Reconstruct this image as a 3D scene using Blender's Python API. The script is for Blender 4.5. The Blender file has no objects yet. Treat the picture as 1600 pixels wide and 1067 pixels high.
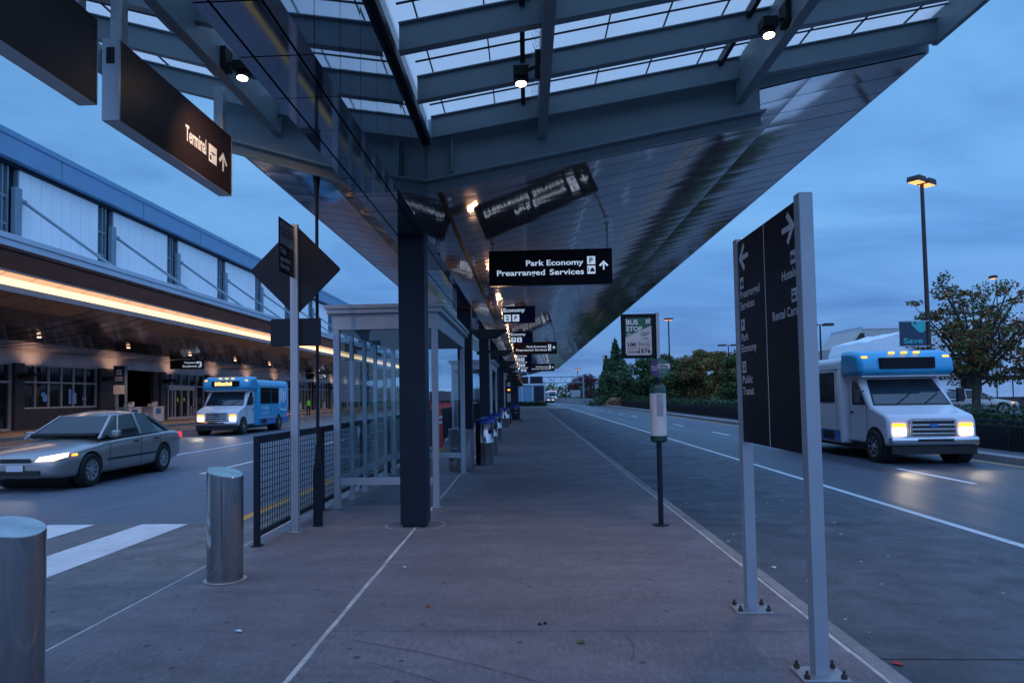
import bpy, bmesh, math, random
import numpy as np
from mathutils import Matrix, Vector
from math import sin, cos, pi, radians as R
random.seed(7)
sc = bpy.context.scene
col = sc.collection

# ------------------------------------------------------------------ camera
cam_d = bpy.data.cameras.new("camera")
cam = bpy.data.objects.new("camera", cam_d); col.objects.link(cam)
cam_d.sensor_width = 36.0
cam_d.lens = 36.0 * 1067.0 / 1600.0
cam_d.clip_start = 0.05; cam_d.clip_end = 5000
cam_d.shift_x = 29.7 / 1600.0
cam_d.shift_y = 38.2 / 1600.0
YAW = math.atan(52 / 1067.0)
cam.matrix_world = (Matrix.Translation((0, 0, 1.6)) @ Matrix.Rotation(YAW, 4, 'Z') @
                    Matrix.Rotation(R(90 + 2.5), 4, 'X') @ Matrix.Rotation(-0.016, 4, 'Z'))
sc.camera = cam

# ------------------------------------------------------------------ world: overcast dusk sky
SUN_EL, SUN_AZ = R(4.0), R(160.0)
world = bpy.data.worlds.new("World"); sc.world = world
world.use_nodes = True
wt = world.node_tree; wn = wt.nodes; wl = wt.links
wn.clear()
def N(tree, typ, **kw):
    n = tree.nodes.new(typ)
    for k, v in kw.items():
        if k.startswith('_'): setattr(n, k[1:], v)
    return n
def ramp(tree, stops, interp='LINEAR'):
    n = tree.nodes.new('ShaderNodeValToRGB'); cr = n.color_ramp; cr.interpolation = interp
    while len(cr.elements) > 1: cr.elements.remove(cr.elements[-1])
    cr.elements[0].position = stops[0][0]; cr.elements[0].color = (*stops[0][1], 1)
    for p, c in stops[1:]:
        e = cr.elements.new(p); e.color = (*c, 1)
    return n
out = wn.new('ShaderNodeOutputWorld'); bg = wn.new('ShaderNodeBackground')
sky = wn.new('ShaderNodeTexSky'); sky.sky_type = 'NISHITA'; sky.sun_disc = False
sky.sun_elevation = SUN_EL; sky.sun_rotation = SUN_AZ
tc = wn.new('ShaderNodeTexCoord'); sep = wn.new('ShaderNodeSeparateXYZ')
wl.new(tc.outputs['Generated'], sep.inputs[0])
def wmath(op, a, b=None, clamp=False):
    n = wn.new('ShaderNodeMath'); n.operation = op; n.use_clamp = clamp
    for i, v in enumerate((a, b)):
        if v is None: continue
        if isinstance(v, (int, float)): n.inputs[i].default_value = v
        else: wl.new(v, n.inputs[i])
    return n.outputs[0]
zc = wmath('MAXIMUM', sep.outputs['Z'], 0.0)
den = wmath('ADD', zc, 0.16)
cx = wmath('DIVIDE', sep.outputs['X'], den); cy = wmath('DIVIDE', sep.outputs['Y'], den)
comb = wn.new('ShaderNodeCombineXYZ')
wl.new(wmath('MULTIPLY', cx, 0.55), comb.inputs[0]); wl.new(cy, comb.inputs[1])
nz = wn.new('ShaderNodeTexNoise'); nz.inputs['Scale'].default_value = 1.15; nz.inputs['Detail'].default_value = 5
nz.inputs['Roughness'].default_value = 0.55; nz.inputs['Distortion'].default_value = 0.6
wl.new(comb.outputs[0], nz.inputs['Vector'])
# elevation gradient of the cloud deck (front), brightened overhead and behind, out of view, to light the scene
elr = ramp(wt, [(0.0, (0.14, 0.29, 0.58)), (0.05, (0.10, 0.235, 0.52)), (0.14, (0.105, 0.27, 0.60)), (0.26, (0.140, 0.355, 0.70)),
                (0.42, (0.140, 0.355, 0.68)), (0.55, (0.22, 0.50, 1.0)), (0.75, (0.34, 0.66, 1.28)), (1.0, (0.42, 0.76, 1.42))])
wl.new(zc, elr.inputs[0])
cl = ramp(wt, [(0.30, (0.58, 0.64, 0.74)), (0.45, (0.86, 0.89, 0.93)), (0.56, (1.04, 1.02, 1.0)), (0.70, (1.25, 1.13, 1.05))])
wl.new(nz.outputs['Fac'], cl.inputs[0])
mul = wn.new('ShaderNodeMixRGB'); mul.blend_type = 'MULTIPLY'; mul.inputs[0].default_value = 1
wl.new(elr.outputs[0], mul.inputs[1]); wl.new(cl.outputs[0], mul.inputs[2])
# sky a little brighter to the right; unseen rear brightened as added fill light
lft = wmath('MULTIPLY', sep.outputs['X'], 0.11)
lf1 = wmath('ADD', lft, 1.0)
mul2 = wn.new('ShaderNodeVectorMath'); mul2.operation = 'SCALE'
wl.new(mul.outputs[0], mul2.inputs[0]); wl.new(lf1, mul2.inputs['Scale'])
back = wmath('MULTIPLY', wmath('MAXIMUM', wmath('MULTIPLY', sep.outputs['Y'], -1.0), 0.0), 0.85, True)
mixb = wn.new('ShaderNodeMixRGB'); mixb.inputs[2].default_value = (0.38, 0.72, 1.5, 1)
wl.new(back, mixb.inputs[0]); wl.new(mul2.outputs[0], mixb.inputs[1])
addn = wn.new('ShaderNodeMixRGB'); addn.blend_type = 'ADD'; addn.inputs[0].default_value = 0.004
wl.new(mixb.outputs[0], addn.inputs[1]); wl.new(sky.outputs[0], addn.inputs[2])
wl.new(addn.outputs[0], bg.inputs['Color']); bg.inputs['Strength'].default_value = 1.0
wl.new(bg.outputs[0], out.inputs['Surface'])

# ------------------------------------------------------------------ sun: barely any, dusk under cloud
sl = bpy.data.lights.new("sun", 'SUN'); sl.energy = 0.06; sl.angle = R(25); sl.color = (1, 0.86, 0.78)
so = bpy.data.objects.new("sun", sl); col.objects.link(so)
so.rotation_euler = (R(62), 0, R(-20))

sc.view_settings.view_transform = 'Standard'; sc.view_settings.look = 'None'
sc.view_settings.exposure = 0.30; sc.view_settings.gamma = 1.0
sc.cycles.max_bounces = 8; sc.cycles.glossy_bounces = 5; sc.cycles.transparent_max_bounces = 16
sc.cycles.caustics_reflective = False; sc.cycles.caustics_refractive = False
sc.cycles.sample_clamp_indirect = 6.0
sc.cycles.use_denoising = True

# ------------------------------------------------------------------ materials
def newmat(name):
    m = bpy.data.materials.new(name); m.use_nodes = True
    t = m.node_tree; t.nodes.clear()
    o = t.nodes.new('ShaderNodeOutputMaterial'); b = t.nodes.new('ShaderNodeBsdfPrincipled')
    t.links.new(b.outputs[0], o.inputs[0])
    return m, t, b, o
def noise(t, vec, scale, detail=4, rough=0.55, dist=0.0):
    n = t.nodes.new('ShaderNodeTexNoise'); n.inputs['Scale'].default_value = scale
    n.inputs['Detail'].default_value = detail; n.inputs['Roughness'].default_value = rough
    n.inputs['Distortion'].default_value = dist
    if vec is not None: t.links.new(vec, n.inputs['Vector'])
    return n.outputs['Fac']
def mixc(t, fac, a, b, mode='MIX'):
    n = t.nodes.new('ShaderNodeMixRGB'); n.blend_type = mode
    for i, v in ((0, fac), (1, a), (2, b)):
        if isinstance(v, (int, float)): n.inputs[i].default_value = v
        elif isinstance(v, tuple): n.inputs[i].default_value = (*v, 1) if len(v) == 3 else v
        else: t.links.new(v, n.inputs[i])
    return n.outputs[0]
def rmp(t, fac, lo, hi, a=0.0, b=1.0):
    n = t.nodes.new('ShaderNodeMapRange'); n.inputs[1].default_value = lo; n.inputs[2].default_value = hi
    n.inputs[3].default_value = a; n.inputs[4].default_value = b
    t.links.new(fac, n.inputs[0]); return n.outputs[0]
def coord(t, kind='Object', scale=None):
    c = t.nodes.new('ShaderNodeTexCoord').outputs[kind]
    if kind == 'Position':
        pass
    if scale:
        m = t.nodes.new('ShaderNodeMapping'); m.inputs['Scale'].default_value = scale
        t.links.new(c, m.inputs['Vector']); return m.outputs[0]
    return c
def M(name, c, rough=0.5, metal=0.0, var=0.12, scale=3.0, bump=0.0, bscale=60.0, rvar=0.025, spec=0.5, coat=0.0, stretch=None):
    m, t, b, o = newmat(name)
    v = coord(t, 'Object', stretch)
    n1 = noise(t, v, scale, 5)
    f = rmp(t, n1, 0.3, 0.7)
    dark = tuple(x * (1 - var) for x in c); lite = tuple(min(1, x * (1 + var)) for x in c)
    t.links.new(mixc(t, f, dark, lite), b.inputs['Base Color'])
    n2 = noise(t, v, scale * 4.3, 4)
    t.links.new(rmp(t, n2, 0.3, 0.7, max(0.02, rough - rvar), min(1, rough + rvar)), b.inputs['Roughness'])
    b.inputs['Metallic'].default_value = metal
    b.inputs['Specular IOR Level'].default_value = spec
    if coat: b.inputs['Coat Weight'].default_value = coat; b.inputs['Coat Roughness'].default_value = 0.05
    if bump:
        bn = t.nodes.new('ShaderNodeBump'); bn.inputs['Strength'].default_value = bump; bn.inputs['Distance'].default_value = 0.01
        t.links.new(noise(t, v, bscale, 3), bn.inputs['Height']); t.links.new(bn.outputs[0], b.inputs['Normal'])
    return m
def emit(name, c, s, base=(0.8, 0.8, 0.8)):
    m, t, b, o = newmat(name)
    v = coord(t); f = rmp(t, noise(t, v, 30, 2), 0.3, 0.7, s * 0.85, s * 1.15)
    b.inputs['Base Color'].default_value = (*base, 1)
    b.inputs['Emission Color'].default_value = (*c, 1); t.links.new(f, b.inputs['Emission Strength'])
    return m
def concrete(name, c, gum=True, seed=0.0):
    m, t, b, o = newmat(name)
    v = coord(t, 'Object')
    mp = t.nodes.new('ShaderNodeMapping'); mp.inputs['Location'].default_value = (seed, seed * 2.3, 0)
    t.links.new(v, mp.inputs['Vector']); v = mp.outputs[0]
    big = rmp(t, noise(t, v, 0.45, 5, 0.6, 0.4), 0.32, 0.68)
    mid = rmp(t, noise(t, v, 2.6, 6, 0.65, 0.2), 0.3, 0.7)
    fine = rmp(t, noise(t, v, 140, 3, 0.7), 0.25, 0.75)
    c0 = mixc(t, big, tuple(x * 0.60 for x in c), tuple(x * 1.22 for x in c))
    c1 = mixc(t, rmp(t, mid, 0, 1, 0, 0.75), c0, tuple(x * 0.62 for x in c))
    c2 = mixc(t, 0.28, c1, mixc(t, fine, (0.05, 0.05, 0.05), (0.62, 0.61, 0.6)), 'OVERLAY')
    # stretched traffic streaks along the walk
    ms = t.nodes.new('ShaderNodeMapping'); ms.inputs['Scale'].default_value = (0.5, 3.0, 1)
    t.links.new(v, ms.inputs['Vector'])
    st = rmp(t, noise(t, ms.outputs[0], 1.1, 4, 0.6, 0.6), 0.50, 0.72, 0, 0.6)
    c3 = mixc(t, st, c2, tuple(x * 0.42 for x in c))
    if gum:
        vo = t.nodes.new('ShaderNodeTexVoronoi'); vo.voronoi_dimensions = '2D'; vo.inputs['Scale'].default_value = 2.8
        t.links.new(v, vo.inputs['Vector'])
        sp = t.nodes.new('ShaderNodeSeparateColor'); t.links.new(vo.outputs['Color'], sp.inputs[0])
        rad = rmp(t, sp.outputs[0], 0.25, 1.0, 0.02, 0.095)
        lt = t.nodes.new('ShaderNodeMath'); lt.operation = 'LESS_THAN'
        jit = t.nodes.new('ShaderNodeMath'); jit.operation = 'MULTIPLY_ADD'; jit.inputs[1].default_value = 0.04; 
        t.links.new(noise(t, v, 30, 2), jit.inputs[0]); t.links.new(vo.outputs['Distance'], jit.inputs[2])
        t.links.new(jit.outputs[0], lt.inputs[0]); t.links.new(rad, lt.inputs[1])
        gm = t.nodes.new('ShaderNodeMath'); gm.operation = 'MULTIPLY'; gm.inputs[1].default_value = 0.9
        t.links.new(lt.outputs[0], gm.inputs[0])
        c3 = mixc(t, gm.outputs[0], c3, tuple(x * 0.2 for x in c))
    sk_ = rmp(t, noise(t, v, 38, 4, 0.75), 0.50, 0.68, 0, 0.5); c3 = mixc(t, sk_, c3, tuple(x * 0.55 for x in c))
    sp_ = rmp(t, noise(t, v, 21, 5, 0.8), 0.60, 0.70, 0, 0.35); c3 = mixc(t, sp_, c3, tuple(min(1, x * 1.55) for x in c))
    mg = t.nodes.new('ShaderNodeMapping'); mg.inputs['Scale'].default_value = (34, 9, 1); t.links.new(v, mg.inputs['Vector'])
    gr_ = noise(t, mg.outputs[0], 1.0, 5, 0.8)
    c3 = mixc(t, rmp(t, gr_, 0.50, 0.72, 0, 0.55), c3, tuple(x * 0.5 for x in c)); c3 = mixc(t, rmp(t, gr_, 0.5, 0.28, 0, 0.4), c3, tuple(min(1, x * 1.6) for x in c))
    mb_ = t.nodes.new('ShaderNodeMapping'); mb_.inputs['Scale'].default_value = (0.10, 2.0, 1); t.links.new(v, mb_.inputs['Vector'])
    c3 = mixc(t, rmp(t, noise(t, mb_.outputs[0], 1.0, 3, 0.5), 0.45, 0.62, 0, 0.30), c3, tuple(x * 0.55 for x in c))
    gi = t.nodes.new('ShaderNodeNewGeometry')
    c3 = mixc(t, rmp(t, gi.outputs['Random Per Island'], 0, 1, 0, 0.30), c3, tuple(x * 0.5 for x in c))
    t.links.new(c3, b.inputs['Base Color'])
    t.links.new(rmp(t, mid, 0, 1, 0.5, 0.85), b.inputs['Roughness'])
    b.inputs['Specular IOR Level'].default_value = 0.35
    bn = t.nodes.new('ShaderNodeBump'); bn.inputs['Strength'].default_value = 0.35; bn.inputs['Distance'].default_value = 0.004
    t.links.new(noise(t, v, 90, 5, 0.7), bn.inputs['Height']); t.links.new(bn.outputs[0], b.inputs['Normal'])
    return m
def asphalt(name, c, rough=0.6):
    m, t, b, o = newmat(name)
    v = coord(t, 'Object')
    big = rmp(t, noise(t, v, 0.25, 5, 0.6), 0.3, 0.7)
    ms = t.nodes.new('ShaderNodeMapping'); ms.inputs['Scale'].default_value = (1.1, 0.05, 1); t.links.new(v, ms.inputs['Vector'])
    wear = rmp(t, noise(t, ms.outputs[0], 0.9, 3), 0.35, 0.65)
    fine = rmp(t, noise(t, v, 85, 4, 0.75), 0.3, 0.7)
    c0 = mixc(t, big, tuple(x * 0.62 for x in c), tuple(x * 1.25 for x in c))
    c1 = mixc(t, rmp(t, wear, 0, 1, 0, 0.7), c0, tuple(x * 1.5 for x in c))
    ck = t.nodes.new('ShaderNodeTexVoronoi'); ck.voronoi_dimensions = '2D'; ck.feature = 'DISTANCE_TO_EDGE'; ck.inputs['Scale'].default_value = 0.22
    dv = t.nodes.new('ShaderNodeMixRGB'); dv.blend_type = 'ADD'; dv.inputs[0].default_value = 1.2; t.links.new(v, dv.inputs[1]); nn = t.nodes.new('ShaderNodeTexNoise'); nn.inputs['Scale'].default_value = 0.9; nn.inputs['Detail'].default_value = 6; t.links.new(v, nn.inputs['Vector']); t.links.new(nn.outputs['Color'], dv.inputs[2]); t.links.new(dv.outputs[0], ck.inputs['Vector'])
    c1 = mixc(t, rmp(t, ck.outputs['Distance'], 0.0, 0.006, 0.75, 0.0), c1, (0.012, 0.012, 0.012))
    c2 = mixc(t, 0.5, c1, mixc(t, fine, (0.02, 0.02, 0.02), (0.75, 0.75, 0.75)), 'OVERLAY')
    t.links.new(c2, b.inputs['Base Color'])
    t.links.new(rmp(t, wear, 0, 1, rough - 0.12, rough + 0.1), b.inputs['Roughness'])
    bn = t.nodes.new('ShaderNodeBump'); bn.inputs['Strength'].default_value = 0.5; bn.inputs['Distance'].default_value = 0.006
    t.links.new(noise(t, v, 110, 4, 0.7), bn.inputs['Height']); t.links.new(bn.outputs[0], b.inputs['Normal'])
    return m
def paint(name, c, wearc=(0.1, 0.1, 0.1)):
    m, t, b, o = newmat(name)
    v = coord(t, 'Object')
    n = rmp(t, noise(t, v, 9, 6, 0.75), 0.56, 0.72, 0, 0.7)
    n2 = rmp(t, noise(t, v, 1.4, 4), 0.3, 0.7)
    t.links.new(mixc(t, n, mixc(t, n2, tuple(x * 0.8 for x in c), c), wearc), b.inputs['Base Color'])
    b.inputs['Roughness'].default_value = 0.6
    return m
def soffit_metal(name, c, rough, wob=0.25, wsc=1.6, met=1.0):
    m, t, b, o = newmat(name)
    v = coord(t, 'Object')
    t.links.new(mixc(t, rmp(t, noise(t, v, 1.2, 4), 0.3, 0.7), tuple(x * 0.85 for x in c), tuple(x * 1.1 for x in c)), b.inputs['Base Color'])
    b.inputs['Metallic'].default_value = met
    t.links.new(rmp(t, noise(t, v, 7, 4), 0.3, 0.7, rough * 0.85, rough * 1.2), b.inputs['Roughness'])
    bn = t.nodes.new('ShaderNodeBump'); bn.inputs['Strength'].default_value = wob; bn.inputs['Distance'].default_value = 0.02
    t.links.new(noise(t, v, wsc, 2, 0.4), bn.inputs['Height']); t.links.new(bn.outputs[0], b.inputs['Normal'])
    return m
def glass(name, tint=(0.86, 0.93, 0.95), refl=1.0, rough=0.01):
    m = bpy.data.materials.new(name); m.use_nodes = True; t = m.node_tree; t.nodes.clear()
    o = t.nodes.new('ShaderNodeOutputMaterial'); tr = t.nodes.new('ShaderNodeBsdfTransparent'); tr.inputs[0].default_value = (*tint, 1)
    gl = t.nodes.new('ShaderNodeBsdfGlossy'); gl.inputs['Roughness'].default_value = rough
    fr = t.nodes.new('ShaderNodeFresnel'); fr.inputs['IOR'].default_value = 1.52
    bn = t.nodes.new('ShaderNodeBump'); bn.inputs['Strength'].default_value = 0.02
    t.links.new(noise(t, coord(t), 1.5, 2), bn.inputs['Height']); t.links.new(bn.outputs[0], gl.inputs['Normal'])
    mu = t.nodes.new('ShaderNodeMath'); mu.operation = 'MULTIPLY'; mu.inputs[1].default_value = 1.7 * refl; mu.use_clamp = True
    t.links.new(fr.outputs[0], mu.inputs[0])
    mx = t.nodes.new('ShaderNodeMixShader'); t.links.new(mu.outputs[0], mx.inputs[0])
    t.links.new(tr.outputs[0], mx.inputs[1]); t.links.new(gl.outputs[0], mx.inputs[2]); t.links.new(mx.outputs[0], o.inputs[0])
    return m
def translucent(name, c):
    m = bpy.data.materials.new(name); m.use_nodes = True; t = m.node_tree; t.nodes.clear()
    o = t.nodes.new('ShaderNodeOutputMaterial'); tr = t.nodes.new('ShaderNodeBsdfTranslucent'); df = t.nodes.new('ShaderNodeBsdfDiffuse')
    v = coord(t)
    cc = mixc(t, rmp(t, noise(t, v, 2.2, 5), 0.3, 0.7), tuple(x * 0.93 for x in c), c)
    t.links.new(cc, tr.inputs[0]); t.links.new(cc, df.inputs[0])
    mx = t.nodes.new('ShaderNodeMixShader'); mx.inputs[0].default_value = 0.12
    t.links.new(tr.outputs[0], mx.inputs[1]); t.links.new(df.outputs[0], mx.inputs[2]); t.links.new(mx.outputs[0], o.inputs[0])
    return m
def leafmat(name, c):
    m, t, b, o = newmat(name)
    g = t.nodes.new('ShaderNodeNewGeometry')
    r = g.outputs['Random Per Island']
    t.links.new(mixc(t, r, tuple(x * 0.55 for x in c), tuple(x * 1.5 for x in c)), b.inputs['Base Color'])
    b.inputs['Roughness'].default_value = 0.7; b.inputs['Specular IOR Level'].default_value = 0.1
    return m

m_conc = concrete("sidewalk_concrete", (0.32, 0.288, 0.318))
m_conc2 = concrete("pad_concrete", (0.26, 0.255, 0.26), seed=4.0)
m_conc3 = concrete("bus_lane_concrete", (0.155, 0.165, 0.195), seed=9.0)
m_kerb = concrete("kerb_concrete", (0.44, 0.42, 0.42), gum=False, seed=2.0)
m_seal = M("joint_sealant", (0.62, 0.58, 0.56), 0.8, var=0.3, scale=6, bump=0.3)
m_gap = M("joint_gap", (0.05, 0.05, 0.05), 0.9)
m_asph = asphalt("asphalt", (0.105, 0.12, 0.15))
m_asph2 = asphalt("asphalt_smooth", (0.06, 0.072, 0.095), 0.5)
m_white = paint("road_paint_white", (0.85, 0.85, 0.85))
m_yellow = paint("road_paint_yellow", (0.75, 0.36, 0.05))
m_grass = M("grass_ground", (0.05, 0.075, 0.03), 0.9, var=0.5, scale=0.4, bump=0.5, bscale=8)
m_steel = M("painted_steel", (0.19, 0.26, 0.30), 0.45, var=0.06, scale=1.5, rvar=0.08)
m_steel_d = M("dark_painted_steel", (0.014, 0.019, 0.032), 0.45, var=0.1, scale=2, spec=0.18)
m_alum = M("grey_aluminium", (0.40, 0.42, 0.46), 0.42, 0.35, var=0.08, scale=2.5)
m_galv = M("galvanised_steel", (0.42, 0.43, 0.45), 0.45, 0.5, var=0.15, scale=8)
m_ss = M("brushed_stainless", (0.42, 0.40, 0.40), 0.11, 1.0, var=0.25, rvar=.06, scale=6, bump=0.05, bscale=120, stretch=(1, 1, 0.04))
m_black = M("black_panel", (0.008, 0.008, 0.013), 0.38, var=0.05, scale=3, spec=0.14)
m_brownblk = M("bronze_black_panel", (0.022, 0.013, 0.014), 0.48, var=0.05, scale=3, spec=0.35)
m_navy = M("navy_panel", (0.008, 0.016, 0.07), 0.35, var=0.1, spec=0.15)
m_blackm = M("matt_black", (0.01, 0.01, 0.011), 0.6, var=0.3)
m_letter = M("white_lettering", (0.86, 0.87, 0.88), 0.5, var=0.04)
m_letlit = emit("lit_white_lettering", (0.55, 0.72, 0.95), 0.55)
m_sof = soffit_metal("soffit_panel_metal", (0.62, 0.51, 0.475), 0.068, 0.035, 1.3, 0.80)
m_spine = soffit_metal("spine_cladding_metal", (0.36, 0.39, 0.46), 0.05, 0.03, 0.9, .95)
m_spine_s = soffit_metal("spine_side_metal", (0.32, 0.40, 0.48), 0.035, 0.02, 0.7, .95)
m_seam = M("dark_seam", (0.01, 0.01, 0.012), 0.7)
m_sky_p = translucent("translucent_panel", (0.82, 0.72, 0.64))
m_glass = glass("shelter_glass", (0.74, 0.85, 0.87), 0.75)
m_dglass = M("dark_glass", (0.010, 0.012, 0.016), 0.06, var=0.2, spec=0.8)
m_tglass = M("tinted_vehicle_glass", (0.012, 0.022, 0.03), 0.05, var=0.2, spec=0.9)
m_carglass = glass("car_glass", (0.34, 0.42, 0.44), 0.75)
m_lampw = emit("warm_lamp_lens", (1.0, 0.66, 0.36), 26)
m_lampo = emit("sodium_lamp_lens", (1.0, 0.36, 0.055), 1.7)
m_strip = emit("cove_light", (1.0, 0.62, 0.30), 1.7)
m_strip2 = emit("cove_painted_glow", (1.0, 0.50, 0.20), 0.80)  # lamp light on the upper cove surface, put in as emission
m_down = emit("downlight_lens", (1.0, 0.55, 0.30), 7)
m_head = emit("headlight_lens", (1.0, 0.80, 0.52), 3.2)
m_amber = emit("amber_lens", (1.0, 0.33, 0.02), 2.6, (0.8, 0.3, 0.02))
m_led = emit("amber_led_text", (1.0, 0.42, 0.01), 2.2)
m_red_l = emit("red_lens", (1.0, 0.04, 0.05), 0.9, (0.6, 0.02, 0.02))
m_rubber = M("rubber", (0.012, 0.012, 0.012), 0.75)
m_silver = M("silver_car_paint", (0.37, 0.335, 0.315), 0.28, 0.5, var=0.01, rvar=0.004, scale=.5, coat=0.6)
m_busw = M("white_bus_paint", (0.66, 0.67, 0.70), 0.28, var=0.015, rvar=.01, coat=0.4)
m_busb = M("blue_bus_wrap", (0.03, 0.36, 0.60), 0.3, var=0.08, coat=0.3)
m_busd = M("deep_blue_bus_wrap", (0.02, 0.15, 0.45), 0.3, var=0.08, coat=0.3)
m_chrome = M("chrome", (0.6, 0.6, 0.62), 0.15, 1.0, var=0.05)
m_blue_lid = M("blue_plastic_lid", (0.02, 0.045, 0.30), 0.4, var=0.15)
m_orange = M("orange_plastic", (0.78, 0.045, 0.025), 0.5, var=0.1)
m_refl = M("reflective_band", (0.72, 0.72, 0.72), 0.4)
m_ybase = M("yellow_rubber_base", (0.42, 0.30, 0.03), 0.7, var=0.3)
m_green = M("green_sign_paint", (0.015, 0.12, 0.07), 0.35, var=0.12)
m_dgreen = M("dark_green_plastic", (0.006, 0.05, 0.04), 0.35, var=0.12)
m_purple = M("purple_sign_paint", (0.06, 0.02, 0.14), 0.4)
m_paper = M("pale_paper", (0.62, 0.60, 0.60), 0.6, var=0.1, scale=5)
m_greysign = M("faded_grey_sign", (0.30, 0.31, 0.34), 0.5, var=0.15, scale=8)
m_tparapet = M("terminal_parapet_metal", (0.17, 0.31, 0.46), 0.45, 0.1, var=0.06, scale=0.6)
m_tedge = M("terminal_edge_metal", (0.50, 0.55, 0.62), 0.4, 0.2, var=0.06, scale=0.6)
m_twhite = M("terminal_white_panel", (0.92, 0.92, 0.90), 0.45, var=0.05, scale=0.5)
m_tsof = soffit_metal("terminal_soffit_metal", (0.30, 0.235, 0.22), 0.15, 0.12, 0.8, 0.8)
m_tband = soffit_metal("terminal_band_metal", (0.55, 0.50, 0.50), 0.35, 0.1, 0.8, 0.4)
m_tdark = M("dark_stone_wall", (0.045, 0.04, 0.042), 0.6, var=0.3)
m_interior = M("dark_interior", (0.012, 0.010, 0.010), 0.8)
m_tframe = M("window_frame_metal", (0.52, 0.48, 0.46), 0.45, 0.2)
m_tan = concrete("terminal_walk", (0.34, 0.30, 0.27), gum=False, seed=6)
m_bark = M("bark", (0.06, 0.045, 0.035), 0.9, var=0.4, scale=9, bump=0.6, bscale=30)
m_leafg = leafmat("leaf_green", (0.076, 0.128, 0.051)); m_leafd = leafmat("leaf_dark", (0.037, 0.076, 0.037))
m_leafy = leafmat("leaf_yellow", (0.340, 0.212, 0.051)); m_leafr = leafmat("leaf_rust", (0.272, 0.085, 0.037))
m_leafo = leafmat("leaf_olive", (0.145, 0.145, 0.048)); m_leafp = leafmat("leaf_plum", (0.102, 0.037, 0.051))
m_straw = leafmat("straw", (0.34, 0.20, 0.10)); m_hedge = leafmat("leaf_hedge", (0.048, 0.072, 0.036))
m_hivis = M("hi_vis_cloth", (0.35, 0.75, 0.04), 0.7)
m_cloth = M("dark_cloth", (0.02, 0.02, 0.026), 0.85)
m_skin = M("skin", (0.36, 0.21, 0.15), 0.6)
m_hair = M("dark_hair", (0.02, 0.014, 0.01), 0.7)
m_stone = M("pale_wall", (0.42, 0.40, 0.37), 0.7, var=0.1)
m_tent = M("white_fabric", (0.72, 0.76, 0.80), 0.6, var=0.08)
m_curtain = M("far_blue_glass", (0.10, 0.24, 0.36), 0.15, var=0.2, spec=0.8)
m_red = M("red_plastic", (0.55, 0.03, 0.04), 0.5)
m_teal = M("teal_print", (0.03, 0.42, 0.40), 0.5)
m_dnavy = M("dark_navy_print", (0.010, 0.035, 0.075), 0.5)
m_screen = M("dark_red_screen_cloth", (0.05, 0.018, 0.03), 0.9, var=0.3)
m_bwin = M("blue_lit_shade", (0.02, 0.10, 0.28), 0.3)
m_pink = M("pink_red_print", (0.6, 0.10, 0.10), 0.5)
m_bustxt = M("white_vinyl", (0.75, 0.82, 0.9), 0.4)
m_glow_d = emit("lit_screen", (0.06, 0.22, 0.75), 0.16, (.1,.1,.1))
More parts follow.
